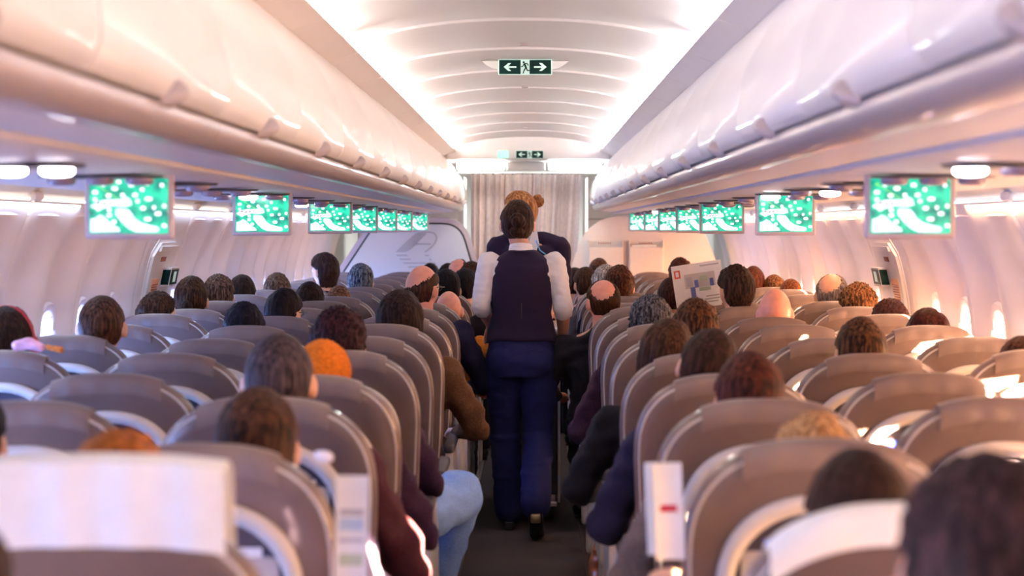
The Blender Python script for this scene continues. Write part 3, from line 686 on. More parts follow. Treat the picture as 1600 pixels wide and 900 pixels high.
# ================================================================ PEOPLE
def shift(me, fn):
    nr = [v.normal.copy() for v in me.vertices]; co = [v.co.copy() for v in me.vertices]; out = []
    for p, q in zip(co, nr): out += list(p+q*fn(p))
    me.vertices.foreach_set('co', out); me.update()
def remesh(mb, voxel, smooth=3, noise_amp=0, noise_sc=9, hf=None):
    me = mesh_from(mb.v, mb.f, False)
    o = bpy.data.objects.new('tmp', me); C.objects.link(o)
    m = o.modifiers.new('r', 'REMESH'); m.mode = 'VOXEL'; m.voxel_size = voxel
    if smooth: q = o.modifiers.new('s', 'SMOOTH'); q.factor = 0.5; q.iterations = smooth
    dg = bpy.context.evaluated_depsgraph_get(); out = bpy.data.meshes.new_from_object(o.evaluated_get(dg))
    bpy.data.objects.remove(o); bpy.data.meshes.remove(me)
    if noise_amp:
        shift(out, lambda p: noise_amp*noise.noise(Vector((p.x*noise_sc, p.y*noise_sc, p.z*noise_sc*1.6))))
    out.polygons.foreach_set('use_smooth', [True]*len(out.polygons)); out.materials.clear()
    return out
def sm(a, b, x):
    t = min(1, max(0, (x-a)/(b-a))); return t*t*(3-2*t)
def ico(sub):
    bm = bmesh.new(); bmesh.ops.create_icosphere(bm, subdivisions=sub, radius=1); bm.verts.index_update()
    v = [x.co.copy() for x in bm.verts]; f = [[x.index for x in q.verts] for q in bm.faces]; bm.free(); return v, f
ICO4 = ico(4); ICO5 = ico(5)
def head_pt(v, k=1.0, woman=False):
    x, y, z = v
    t = max(0, -z)
    X = x*0.0755*(1-.34*t**1.7); Y = y*0.097
    if z > 0: X *= 1+.22*z*(1-z)
    if y < 0: Y *= (1-.42*t**1.2)
    else: Y *= (0.96-.05*t)
    Z = z*0.117
    if y > 0:
        g = lambda a, c, wa, wc: math.exp(-((X-a)/wa)**2-((Z-c)/wc)**2)
        Y += .021*g(0, -.030, .011, .017)+.010*g(0, -.008, .009, .026)-.009*(g(.031, .002, .014, .010)+g(-.031, .002, .014, .010))
        Y += .004*(g(.03, .022, .022, .007)+g(-.03, .022, .022, .007))+.006*g(0, -.060, .020, .006)-.003*g(0, -.0655, .022, .0025)+.006*g(0, -.072, .016, .006)+.009*g(0, -.098, .020, .014)
        Y += .004*(g(.045, -.035, .02, .02)+g(-.045, -.035, .02, .02))
    return Vector((X, Y, Z))*k
def add_head(mb, c, yaw=0, pitch=0, roll=0, k=1.0):
    Rm = Matrix.Rotation(yaw, 3, 'Z') @ Matrix.Rotation(pitch, 3, 'X') @ Matrix.Rotation(roll, 3, 'Y')
    c = Vector(c)
    mb.add([c+Rm @ head_pt(v, k) for v in ICO4[0]], ICO4[1])
    for s in (-1, 1):  # ears: rim and lobe
        mb.ell(c+Rm @ Vector((s*.084*k, -.006*k, -.014*k)), (.010*k, .019*k, .032*k), 14, 10, Rm @ Matrix.Rotation(s*-.35, 3, 'Z'))
        mb.ell(c+Rm @ Vector((s*.074*k, .004*k, -.018*k)), (.009*k, .012*k, .022*k), 10, 8, Rm)
    return Rm
def hairline(x, y, z):
    # z limit (unit sphere z*0.117) for the natural hairline given direction
    if y < -.35: return -.085
    pts = [(-.35, -.085), (-.22, -.060), (-.12, .002), (.2, .012), (.45, .022), (.70, .060), (1.0, .066)]
    for (a, p), (c, q) in zip(pts, pts[1:]):
        if y <= c: return p+(q-p)*(y-a)/(c-a)
    return .066
def hair_mesh(style, k=1.0, seed=0):
    vs = []; keep = []
    for v in ICO5[0]:
        x, y, z = v; sk = head_pt(v, k); nrm = Vector((x/.0755, y/.097, z/.117)).normalized()
        hl = hairline(x, y, z)*k; Z = sk.z
        if style == 'long': hl = hl if y > .10 else -.118*k
        mask = sm(-.004, .016, Z-hl)
        th = .016
        if style == 'short': th = .013
        if style == 'buzz': th = .006
        if style in ('curly', 'afro'): th = .022 if style == 'curly' else .034
        if style == 'spiky': th = .016
        if style in ('sleek', 'updo'): th = .012
        if style in ('long', 'bob'): th = .022
        if style in ('bald', 'thinning'):
            th = .008
            # bare crown that reaches the forehead
            dv = Vector((-.18, -.32, .93) if style == 'bald' else (-.28, -.48, .83)).normalized(); bare = sm(0, .12, v.dot(dv)-(.32 if style == 'bald' else .60)+.05*noise.noise(v*4)+.09*noise.noise(v*11))
            mask *= 1-bare
        if style == 'shaved': th = .0035
        az = math.atan2(x, -y)
        n1 = noise.noise(Vector((x*3+seed, y*3, z*2))); n2 = noise.noise(Vector((az*9+seed, z*2.0, seed))); n3 = noise.noise(Vector((x*11+seed, y*11, z*11)))
        off = th*(1+.25*n1)
        if style in ('curly', 'afro'): off += .009*n3*(1.3 if style == 'curly' else 1)+.006*noise.noise(Vector((x*22, y*22, z*22+seed)))
        elif style == 'spiky': off += .014*max(0, n3)*sm(.3, .8, z)+.004*n2
        elif style == 'messy': off += .008*n3+.004*n2
        elif style in ('buzz', 'bald', 'shaved', 'thinning'): off += .001*n3
        else: off += .0045*n2+.0025*noise.noise(Vector((az*24+seed, z*3, 2)))
        fade = mask
        p = sk+nrm*(off*fade-.0045*k*(1-fade))
        if style in ('long', 'bob') and Z < .0 and y < .35 and mask > .5:
            Ln = 1.7 if style == 'long' else .55
            d = -Z; p.z = Z-d*Ln; rr = Vector((p.x, p.y, 0)); w_ = .085 if style == 'long' else .088
            t = min(1, d/(.1*k)); tgt = Vector((x, y, 0)).normalized()*Vector((w_*1.12, .07+.01*n1, 0)).length*.72 if (x or y) else rr
            tgt = Vector((x/max(.01, math.hypot(x, y))*.100*k, y/max(.01, math.hypot(x, y))*.085*k, 0))*(1+.08*n2)
            q = rr.lerp(tgt, t*.9); p.x, p.y = q.x, q.y
        vs.append(p); keep.append(fade > .02)
    fs = [f for f in ICO5[1] if any(keep[i] for i in f)]
    used = sorted({i for f in fs for i in f}); mp = {i: j for j, i in enumerate(used)}
    b = MB(); b.add([vs[i] for i in used], [[mp[i] for i in f] for f in fs])
    me = b.mesh(ang=None); return me
hair_cache = {}
def get_hair(style, seed=0):
    k = (style, seed % 3)
    if k not in hair_cache: hair_cache[k] = hair_mesh(style, 1.0, seed % 3*5.0)
    return hair_cache[k]
def bun_mesh(c, r):
    b = MB(); c = Vector(c); v, f = ICO4; vs = []
    for p in v:
        ang = math.atan2(p.x, p.z); d = 1+.09*math.sin(ang*2+math.hypot(p.x, p.z)*9)+.05*noise.noise(p*5)
        vs.append(c+Vector((p.x*r[0], p.y*r[1], p.z*r[2]))*d)
        vs[-1] = c+(vs[-1]-c)
    b.add(vs, f); return b.mesh(ang=None)
# eyes, brows, lips shared by every head
b = MB(); b.ell((0, 0, 0), (.0125, .0125, .0125), 14, 10); EYE = b.mesh(ang=None); EYE.materials.append(M['eye_white'])
b = MB(); b.ell((0, .0095, 0), (.006, .004, .006), 12, 8); IRIS = b.mesh(ang=None); IRIS.materials.append(M['eye_iris'])
lipm = mat('lip', (0.45, 0.13, 0.12), 0.4)
b = MB(); b.rings([[Vector((x, .0885-(abs(x)*12)**2*.012+dy, -.0655+dz)) for x in [-.022+.044*i/8 for i in range(9)]]+[] for dy, dz in ((-.006, .006), (.0035, .0025), (.0015, 0), (.0045, -.003), (-.004, -.008))], closed=False); LIP = b.mesh(ang=None); LIP.materials.append(lipm)
def fingers(mb, wrist, d, palm_n, k=1.0, curl=0.6, side=1):
    # palm plus four unequal fingers and a thumb; d = pointing direction, palm_n = palm normal
    d = Vector(d).normalized(); n_ = Vector(palm_n).normalized(); n_ = (n_-d*n_.dot(d)).normalized(); w = d.cross(n_)*side
    wrist = Vector(wrist)
    for t, wd in ((.0, .026), (.03, .034), (.06, .038), (.085, .036)):
        c = wrist+d*t*k
        mb.ell(c, (.001, .001, .001), 6, 4)
        for u in (-1, -.4, .4, 1): mb.ell(c+w*u*wd*.62*k, (.0155*k,)*3, 10, 8)
    for i, (u, ln_) in enumerate(((-1, .070), (-.35, .080), (.32, .074), (1, .058))):
        p = wrist+d*.088*k+w*u*.028*k; dd = d.copy(); rr = .0092*k; pts = [p.copy()]; rad = [rr*1.08]
        for j, f in enumerate((.45, .32, .23)):
            dd = (dd+n_*curl*(.5+.35*j)).normalized(); p = p+dd*ln_*f*k; pts.append(p.copy()); rad.append(rr*(1-.09*(j+1)))
        mb.limb(pts, rad, 8)
    p = wrist+d*.022*k-w*.028*k; dd = (d*.75-w*.6+n_*.25).normalized(); pts = [p.copy()]; rad = [.0125*k]
    for j, f in enumerate((.034, .030, .024)):
        pts.append((pts[-1]+dd*f*k)); dd = (dd+d*.3+n_*curl*.3).normalized(); rad.append((.0110-.001*j)*k)
    mb.limb(pts, rad, 8)
def torso_rings(mb, rr, infl=0.0, n=2.3, seg=28):
    rs = []
    for (x, y, z, a, c) in rr:
        rs.append([Vector((x+(a+infl)*math.copysign(abs(math.cos(t))**(2/n), math.cos(t)), y+(c+infl)*math.copysign(abs(math.sin(t))**(2/n), math.sin(t)), z)) for t in [2*PI*i/seg for i in range(seg)]])
    mb.rings(rs)
SEAT_TORSO = [(0, .33, .475, .165, .13), (0, .315, .56, .172, .135), (0, .29, .66, .158, .118), (0, .265, .78, .158, .112), (0, .25, .90, .176, .112), (0, .24, .985, .190, .100), (0, .235, 1.03, .160, .080), (0, .235, 1.065, .085, .060), (0, .238, 1.085, .055, .052)]
HC = Vector((0, .275, 1.215))
def seated(pose, hpose):
    """pose: 'in' | 'outL' | 'outR' | 'read'; hpose: (yaw, pitch, roll)"""
    k = ('seated', pose, hpose)
    if k in _cache: return _cache[k]
    arms = {}
    for s in (-1, 1):
        out = (pose == 'outL' and s < 0) or (pose == 'outR' and s > 0)
        if (pose == 'holdL' and s < 0) or (pose == 'holdR' and s > 0): arms[s] = [(s*.190, .25, .985), (s*.345, .46, .86), (s*.312, .645, .985)] if s < 0 else [(s*.190, .25, .985), (s*.345, .46, .80), (s*.335, .66, .90)]
        elif pose == 'read': arms[s] = [(s*.185, .25, .985), (s*.235, .42, .80), (s*.20, .58, .98)]
        elif out: arms[s] = [(s*.190, .25, .985), (s*.315, .30, .735), (s*.235, .54, .70)]
        else: arms[s] = [(s*.185, .25, .985), (s*.222, .33, .75), (s*.13, .54, .66)]
    legs = {s: [(s*.085, .34, .545), (s*.105, .76, .555), (s*.10, .74, .12), (s*.10, .86, .06)] for s in (-1, 1)}
    body = MB(); torso_rings(body, SEAT_TORSO)
    hc = HC
    body.limb([(0, .24, 1.04), (0, .252, 1.10), (hc.x, hc.y-.01, hc.z-.05)], [.062, .056, .056], 16)
    add_head(body, hc, *hpose)
    for s in (-1, 1):
        a = arms[s]; body.limb(a, [.052, .042, .028]); d = Vector(a[2])-Vector(a[1]); fingers(body, a[2], d, (-s*.3, .1, -1) if pose != 'read' else (-s, 0, 0), .95, .5, s)
        l = legs[s]; body.limb(l[:3], [.082, .060, .040]); body.limb(l[2:], [.040, .032])
    bm_ = remesh(body, .0080, 2)
    top = MB(); torso_rings(top, SEAT_TORSO[:8], .012)
    for s in (-1, 1):
        a = [Vector(q) for q in arms[s]]; e = a[1].lerp(a[2], .88); top.limb([a[0], a[0].lerp(a[1], .5), a[1], a[1].lerp(e, .5), e], [.070, .064, .058, .050, .042])
    top.ell((0, .238, 1.06), (.078, .070, .035)); tm = remesh(top, .013, 4, .019, 14)
    tr = MB(); torso_rings(tr, SEAT_TORSO[:2], .010)
    for s in (-1, 1):
        l = [Vector(q) for q in legs[s]]; tr.limb([l[0], l[0].lerp(l[1], .5), l[1], l[1].lerp(l[2], .5), l[2]], [.098, .090, .076, .066, .058])
    trm = remesh(tr, .014, 4, .010, 12)
    sh = MB()
    for s in (-1, 1): sh.limb([(s*.10, .735, .055), (s*.10, .83, .045), (s*.10, .93, .034)], [.046, .046, .036]); sh.rbox(s*.10-.04, s*.10+.04, .70, .95, .004, .018, .006, 1)
    shm = remesh(sh, .008, 2)
    Rm = Matrix.Rotation(hpose[0], 3, 'Z') @ Matrix.Rotation(hpose[1], 3, 'X') @ Matrix.Rotation(hpose[2], 3, 'Y')
    _cache[k] = (bm_, tm, trm, shm, Rm); return _cache[k]
def with_slot(me, m_):
    c = bpy.data.objects.new('x', me)
    return c
def omat(name, me, m_, parent, loc=None, M3=None, scale=None):
    if not me.materials: me.materials.append(None)
    o = bpy.data.objects.new(name, me); C.objects.link(o); o.parent = parent
    o.material_slots[0].link = 'OBJECT'; o.material_slots[0].material = m_
    if M3 is not None: o.rotation_euler = M3.to_euler()
    if loc is not None: o.location = loc
    if scale: o.scale = scale
    return o
def face(root, body, Rm, hc, k=1.0):
    for s in (-1, 1):
        e = obj('eye', EYE, None, root, hc+Rm @ Vector((s*.031, .0775, .002))*k, Rm.to_euler())
        obj('iris', IRIS, None, e)
    obj('mouth', LIP, None, root, hc, Rm.to_euler())
def denim_legs(t):
    b = MB(); torso_rings(b, SEAT_TORSO[:2], .012); l = [Vector(q) for q in ((.10, .36, .56), (.38, .92, .635), (.31, .95, .36), (.29, .96, .12))]; l = [Vector((p.x, p.y, p.z*.93 if p.z > .3 else p.z)) for p in l]
    b.limb([l[0], l[0].lerp(l[1], .5), l[1], l[2], l[3]], [.105, .105, .105, .088, .065], 16)
    b.limb([(-.085, .34, .545), (-.105, .76, .555), (-.10, .74, .12)], [.098, .08, .06])
    obj('jeans', remesh(b, .010, 5, .012, 11), mat('denim', (.20, .36, .78), .85, var=.2, vs=200, bump=.5, bs=300), t)
    b = MB(); b.limb([(.29, .93, .055), (.30, 1.02, .045), (.31, 1.12, .036)], [.045, .046, .036]); obj('shoe', remesh(b, .008, 2), M['shoe'], t)
def person(px, top, row, label, style, hair, shirt, side, skin='skin', hp=(0, 0, 0), pose='in', seed=0, hi=None, wide=1.0, dy=0.0, extras=None, group=None, lean_=0.0, ztop=None, jeans=False, hat=None):
    y = ROWY[row+1]+dy; d = y+.24; x = CX+(px-832)*d/F; x = max(-1.70, min(1.70, x))
    zt = CZ+(357-top)*d/F
    full = HC.z+.117+(.012 if style not in ('bald', 'shaved') else 0)+(.018 if style in ('curly', 'afro') else 0)
    k = zt/full
    k = max(.86, min(1.06, k))
    root = thing('person', label, 'person', (x, y, 0), group)
    root.scale = (k*wide, k, k)
    bm_, tm, trm, shm, Rm = seated(pose, hp)
    sk = M[skin]
    body = omat('body', bm_, sk, root)
    if style != 'none': omat('hair', get_hair(style, seed), hairmat(hair, hi), root, HC, Rm)
    if hat: omat('knitted_hat', get_hair('updo', 1), cloth(hat), root, HC+Vector((0, -.002, .004)), Rm, (1.06, 1.06, 1.06))
    omat('jacket' if seed % 2 else 'jumper', tm, cloth(shirt), root)
    if not jeans: omat('trousers', trm, cloth(((.03, .035, .06), (.05, .045, .045), (.02, .02, .03))[seed % 3]), root); omat('shoes', shm, M['shoe'], root)
    if jeans: denim_legs(root)
    face(root, body, Rm, HC)
    if extras: extras(root, Rm)
    return root
def glasses(root, Rm):
    b = MB()
    for s in (-1, 1):
        b.tube([(s*.031+.018*math.cos(t), .095, .002+.014*math.sin(t)) for t in [2*PI*i/14 for i in range(15)]], .0022, 6)
        b.tube([(s*.050, .094, .006), (s*.077, .080, .008), (s*.083, .02, .010), (s*.083, -.015, .004)], .0028, 6)
    b.tube([(-.013, .096, .004), (0, .100, .006), (.013, .096, .004)], .002, 6)
    obj('glasses', b.mesh(ang=None), M['black_rubber'], root, HC, Rm.to_euler())
def headphones(root, Rm):
    b = MB(); b.tube([(-.095*math.cos(t), -.01, .125*math.sin(t)) for t in [PI*i/16 for i in range(17)]], .007, 8)
    for s in (-1, 1): b.ell((s*.094, -.004, -.010), (.018, .032, .036), 16, 10)
    obj('headphones', b.mesh(ang=60), mat('red_band', (.35, .02, .03), .4), root, HC, Rm.to_euler())
def ponytail(root, Rm):
    b = MB(); b.ell((0, -.118, -.03), (.034, .030, .036)); b.limb([(-.01, -.125, -.04), (-.02, -.135, -.10), (-.02, -.125, -.16)], [.032, .028, .014], 12)
    obj('ponytail', remesh(b, .006, 2, .004, 60), hairmat((.028, .012, .008)), root, HC, Rm.to_euler())
    b = MB(); b.tube([(.022*math.cos(t), -.110+.006*math.sin(t), -.025+.022*math.sin(t)) for t in [2*PI*i/16 for i in range(17)]], .006, 8); obj('hair_tie', b.mesh(ang=None), M['placard'], root, HC, Rm.to_euler())
def white_hood(root, Rm):
    b = MB(); rs = []
    for (z, a, c, cy) in ((.995, .155, .10, .0), (1.03, .135, .105, .0), (1.07, .118, .108, .0), (1.12, .112, .112, .0), (1.16, .108, .115, .0)):
        rs.append([Vector((a*math.cos(t), .265+cy+c*math.sin(t), z+.03*math.cos(t+.8)+.004*math.sin(5*t))) for t in [2*PI*i/36 for i in range(36)]])
    b.rings(rs+[[Vector((p.x*.93, .265+(p.y-.265)*.93, p.z)) for p in r] for r in rs[::-1]]); obj('white_scarf', b.mesh(ang=None), M['shirt'], root)
def bun_low(root, Rm): obj('hair_bun', bun_mesh((0, -.12, .0), (.04, .03, .04)), hairmat((.03, .014, .01)), root, HC, Rm.to_euler())
BLK = (.010, .007, .010); DBR = (.028, .012, .008); BRN = (.060, .026, .014); GRY = (.12, .11, .12); ORG = (.55, .16, .035); RED = (.10, .028, .015); BLD = (.62, .30, .12)
NV = (.015, .014, .05); BK = (.012, .010, .016); GY = (.14, .12, .12); PU = (.05, .02, .05); LIL = (.42, .36, .62); MAR = (.06, .015, .025); BR = (.13, .06, .03); OR = (.55, .17, .02); WH = (.7, .7, .72)
T3 = (0, 0, 0); TL = (.45, 0, 0); TR = (-.45, 0, 0); DN = (0, -.22, 0); PR = (-.9, 0, 0); PL_ = (.95, 0, 0)
ppl = [
 # left side, near to far
 (-112, 785, -1, 'person in the left foreground corner, dark brown hair, only an edge in view', 'short', DBR, BK, -1, {}),
 (182, 676, 0, 'orange-haired person behind the raised white headrest cover', 'messy', ORG, LIL, -1, dict(pose='holdR', hi=(.60, .20, .04))),
 (400, 606, 1, 'person with flat dark brown hair in the left aisle seat, second visible row', 'short', DBR, LIL, -1, dict(pose='outR', seed=1, hi=(.16, .06, .03))),
 (-62, 598, 1, 'dark-haired person cut by the left frame edge', 'short', BLK, GY, -1, dict()),
 (433, 517, 2, 'person with thinning charcoal grey hair, left aisle seat', 'buzz', (.045, .035, .055), MAR, -1, dict(pose='outR', seed=2, hi=(.16, .10, .10), wide=1.04)),
 (503, 536, 3, 'person in an orange knitted hat half hidden behind the charcoal grey head', 'none', DBR, PU, -1, dict(pose='outR', hat=(.80, .20, .015), seed=1)),
 (528, 475, 4, 'person with bushy dark reddish-brown hair and a denim knee out in the aisle', 'curly', (.030, .010, .014), PU, -1, dict(jeans=True, pose='outR', seed=1, hi=(.09, .025, .03))),
 (624, 456, 6, 'woman with long straight black-brown hair, left aisle seat', 'long', (.022, .010, .010), BR, -1, dict(pose='outR', seed=0, hi=(.07, .03, .025), wide=1.08)),
 (659, 415, 8, 'balding man with black glasses turned to the right, left aisle side', 'bald', BRN, NV, -1, dict(pose='outR', hp=(-.6, 0, 0), extras=glasses, skin='skin_red')),
 (701, 452, 9, 'low bald pink head beside the balding man with glasses', 'none', BRN, OR, -1, dict(pose='outR', skin='skin_red')),
 (697, 420, 10, 'narrow dark-haired head between the balding man and the aisle', 'short', BLK, BK, -1, dict(seed=1)),
 (727, 419, 11, 'dark-haired man with visible ear next to the crew member\'s left elbow', 'short', BLK, NV, -1, dict(hp=TR, seed=2)),
 (737, 409, 12, 'brown-haired head just left of the crew member\'s sleeve', 'messy', BRN, GY, -1, dict(seed=1)),
 (716, 402, 13, 'balding man with brown hair rim, far left aisle row', 'thinning', BRN, BK, -1, dict(skin='skin_red')),
 (700, 411, 14, 'dark short-haired head far down the left side', 'short', DBR, BK, -1, {}),
 (672, 411, 15, 'small black-haired head below the emblem on the divider', 'short', BLK, NV, -1, {}),
 (563, 412, 12, 'person with blue-grey hair in the left middle seat', 'messy', (.050, .055, .085), BK, -1, dict(seed=1, hi=(.38, .44, .52))),
 (506, 396, 13, 'person with dark hair and face turned left near the left wall', 'bob', (.040, .018, .014), BK, -1, dict(hp=PL_, seed=2)),
 (432, 427, 11, 'person with tousled light brown hair, left window seat', 'messy', (.11, .06, .04), GY, -1, dict(seed=0, hi=(.30, .17, .10))),
 (410, 429, 12, 'grey-brown head half hidden behind the tousled light brown hair', 'short', (.10, .08, .08), BK, -1, dict()),
 (483, 440, 9, 'person with smooth dark brown hair, left middle seat', 'short', (.030, .013, .010), GY, -1, dict(seed=1)),
 (443, 450, 7, 'black-haired man with glasses, left middle seat', 'short', (.014, .007, .010), NV, -1, dict(hp=(-.5, 0, 0), extras=glasses)),
 (529, 446, 10, 'low auburn-haired head, left middle seat', 'sleek', (.14, .05, .02), BR, -1, dict(hi=(.42, .18, .08))),
 (380, 472, 6, 'person with short black hair, left middle seat', 'messy', (.012, .008, .016), BK, -1, dict(seed=2)),
 (294, 431, 8, 'woman with brown ponytail and pale hair tie, left window seat', 'sleek', (.035, .014, .008), BR, -1, dict(extras=ponytail, hi=(.12, .05, .02))),
 (335, 429, 9, 'person with streaked light brown hair beside the ponytail', 'messy', (.09, .045, .03), GY, -1, dict(seed=1, hi=(.30, .17, .12))),
 (356, 429, 10, 'dark brown head right of the streaked light brown hair', 'short', DBR, BK, -1, {}),
 (156, 459, 5, 'short-haired brown head in the left window seat, front of the exit door', 'buzz', (.055, .020, .012), NV, -1, dict(hi=(.17, .07, .035), wide=1.08)),
 (209, 456, 7, 'person with long brown hair next to the exit door, left window seat', 'messy', BRN, RED, -1, dict(hp=PR, seed=2)),
 (-12, 478, 4, 'person with red headphones at the left frame edge', 'short', DBR, BR, -1, dict(extras=headphones)),
 # right side
 (1553, 716, -1, 'big blurred black-haired head in the bottom right corner', 'messy', (.016, .010, .018), NV, 1, dict(seed=2, hi=(.07, .035, .04), wide=1.08)),
 (1345, 702, 0, 'person with dark brown hair above the white-topped right aisle seat', 'short', (.026, .010, .008), GY, 1, dict(pose='holdL', seed=1)),
 (1272, 646, 1, 'blond-haired person in the right aisle seat', 'messy', BLD, GY, 1, dict(pose='outL', seed=0, hi=(.95, .58, .28))),
 (1173, 549, 2, 'person with round dark auburn hair, right aisle seat', 'short', (.035, .010, .008), GY, 1, dict(pose='outL', seed=1, hi=(.16, .035, .02))),
 (1106, 513, 3, 'person with dark brown hair tilted to the right', 'short', (.035, .014, .010), NV, 1, dict(pose='outL', hp=(0, 0, .25), seed=2)),
 (1040, 501, 4, 'person with brown hair leaning on a white scarf, right aisle seat', 'bob', (.060, .024, .012), BK, 1, dict(pose='outL', extras=white_hood, hp=(-.2, 0, .2))),
 (1088, 467, 5, 'person with thick brown hair, right side, behind the salt-and-pepper head', 'messy', (.045, .016, .008), BR, 1, dict(seed=1, hi=(.22, .08, .03))),
 (1017, 457, 6, 'person with salt-and-pepper curly hair, right aisle seat', 'curly', (.025, .022, .035), PU, 1, dict(pose='outL', seed=2, hi=(.24, .23, .28))),
 (943, 434, 8, 'balding man with brown hair rim next to the aisle, right side', 'thinning', (.060, .022, .010), BK, 1, dict(pose='outL', skin='skin_red', hp=(.35, 0, 0), wide=1.05)),
 (1049, 434, 9, 'dark-skinned man with close-cropped hair left of the newspaper', 'shaved', (.050, .020, .016), BR, 1, dict(skin='skin_dark', seed=1)),
 (968, 415, 10, 'person with wavy dark red-brown hair behind the balding man', 'messy', (.040, .014, .010), NV, 1, dict(seed=0, hi=(.20, .06, .03))),
 (947, 414, 11, 'white-haired head behind the wavy red-brown hair', 'messy', (.45, .40, .36), GY, 1, dict(seed=1)),
 (915, 417, 12, 'brown-haired man with visible left ear beside the crew member', 'short', BRN, BK, 1, dict(hp=TL, seed=2)),
 (898, 418, 13, 'dark-haired head at the right aisle edge behind the crew member\'s arm', 'short', DBR, BK, 1, {}),
 (936, 403, 15, 'small dark brown head in front of the right divider', 'short', DBR, NV, 1, dict(hi=(.26, .10, .05))),
 (1063, 403, 14, 'spiky-haired head above the newspaper', 'spiky', (.055, .016, .010), NV, 1, dict(seed=1)),
 (1151, 415, 8, 'black-haired man in profile reading the newspaper', 'spiky', (.018, .012, .018), GY, 1, dict(hp=(.5, 0, 0), pose='read', hi=(.10, .05, .03))),
 (1212, 447, 7, 'fully bald man with orange-lit scalp, right middle seat', 'none', BRN, WH, 1, dict(skin='skin_red')),
 (1178, 416, 12, 'short-haired reddish head behind the newspaper reader', 'shaved', RED, BR, 1, dict(skin='skin_red')),
 (1228, 429, 12, 'head with golden brown hair far down the right windows', 'short', (.10, .035, .012), BR, 1, dict(hi=(.45, .20, .08), seed=1)),
 (1264, 436, 11, 'low orange-lit cropped head beside the grey-haired man', 'shaved', (.20, .06, .02), WH, 1, dict(skin='skin_red')),
 (1311, 425, 9, 'grey-haired man with thin crown, right window seat', 'thinning', (.22, .16, .14), GY, 1, dict(seed=1, hi=(.45, .36, .32), wide=1.1)),
 (1362, 439, 8, 'person with curly golden-brown hair, right window seat', 'curly', (.10, .035, .015), BR, 1, dict(seed=0, hi=(.50, .22, .08), wide=1.05)),
 (1400, 467, 7, 'person with dark plum hair by the right windows', 'messy', (.060, .020, .020), PU, 1, dict(seed=2, wide=1.05)),
 (1465, 484, 6, 'low head with dark mahogany hair by the right windows', 'bob', (.050, .010, .008), MAR, 1, dict(seed=1, wide=1.05)),
 (1347, 495, 4, 'person with neat dark hair and a golden sheen, right middle seat', 'short', (.022, .008, .006), BK, 1, dict(seed=0, hi=(.20, .08, .03))),
 (1598, 525, 4, 'dark brown head cut by the right frame edge', 'short', (.05, .014, .008), BK, 1, dict(seed=1)),
]
for e_ in ppl: person(*e_[:8], **e_[8])
# ---------------------------------------------------------------- loose things
def slab(name, label, cat, c, w, h, th, m_, rot=(0, 0, 0), curve=0.0, kids=None):
    t = thing(name, label, cat, c); t.rotation_euler = rot
    b = MB(); N = 10; secs = []
    for i in range(N+1):
        u = -w/2+w*i/N; y = curve*(1-(2*u/w)**2)
        secs.append([Vector((u, y, -h/2)), Vector((u, y+th, -h/2)), Vector((u, y+th, h/2)), Vector((u, y, h/2))])
    b.rings(secs); s_ = obj('sheet', b.mesh(ang=50), m_, t)
    return t, s_
q = P(1092, 446, 9.02)
t, s_ = slab('newspaper', 'open newspaper held up in front of the black-haired reader', 'newspaper', q, 0.262, 0.235, .003, M['paper'], (0, -.15, 0), .01)
def patch(parent, x0, x1, z0, z1, m_, y=-.0015, name='print_block', c=0.01, w=0.262):
    b = MB(); N = 4; secs = []
    for i in range(N+1):
        u = x0+(x1-x0)*i/N; yy = c*(1-(2*u/w)**2)+y; secs.append([Vector((u, yy, z0)), Vector((u, yy+.002, z0)), Vector((u, yy+.002, z1)), Vector((u, yy, z1))])
    b.rings(secs); return obj(name, b.mesh(ang=50), m_, parent)
pg = mat('print_grey', (.42, .42, .45), .6); pb = mat('print_blue', (.10, .14, .40), .6); pr_ = mat('print_red', (.65, .10, .05), .6); pgr = mat('print_green', (.45, .52, .38), .6)
patch(s_, -.12, -.088, .05, .092, pr_, name='red_emblem'); patch(s_, -.112, -.096, .058, .084, M['paper'], y=-.003)
patch(s_, .02, .118, .096, .104, pg, name='headline')
for (x0, x1, z0, z1, m_) in ((-.07, .09, -.01, .065, M['seat_plastic']), (-.06, -.03, .0, .05, pg), (-.02, .0, -.01, .03, pb), (.01, .05, .02, .05, pgr), (.06, .08, -.01, .03, pb), (-.045, -.02, -.06, -.005, pb), (.0, .06, -.03, -.012, pgr), (.03, .10, -.065, -.058, pg), (.02, .10, -.08, -.073, pg), (-.01, .09, -.095, -.088, pg)): patch(s_, x0, x1, z0, z1, m_, y=-.003 if m_ is not M['seat_plastic'] else -.0015)
# paper standing by the left aisle armrest (near) and folded paper held on the right
q = P(549, 838, 2.90)
t, s_ = slab('magazine', 'white folded magazine standing at the aisle side of the near left seat', 'magazine', q, 0.055, 0.20, .012, M['paper'], (0, .02, .05), .004)
for (z0, z1, m_) in ((.035, .045, pg), (.01, .03, mat('print_pale', (.45, .58, .72), .6)), (-.01, -.004, pg), (-.05, -.03, pgr)): patch(s_, -.02, .02, z0, z1, m_, y=-.002, c=.004, w=.055)
q = P(1045, 800, 3.15)
t, s_ = slab('folded_newspaper', 'folded white newspaper held upright by a hand at the right aisle seat', 'newspaper', q, 0.052, 0.175, .014, M['paper'], (0, -.04, -.1), .006)
q2 = P(1018, 795, 3.17); b = MB(); b.rbox(-.012, .012, 0, .006, -.085, .085, .002, 1); obj('inner_fold', b, M['paper'], t, q2-q)
patch(s_, -.015, .015, .0, .012, M['card_red'], y=-.002, c=.006, w=.052)
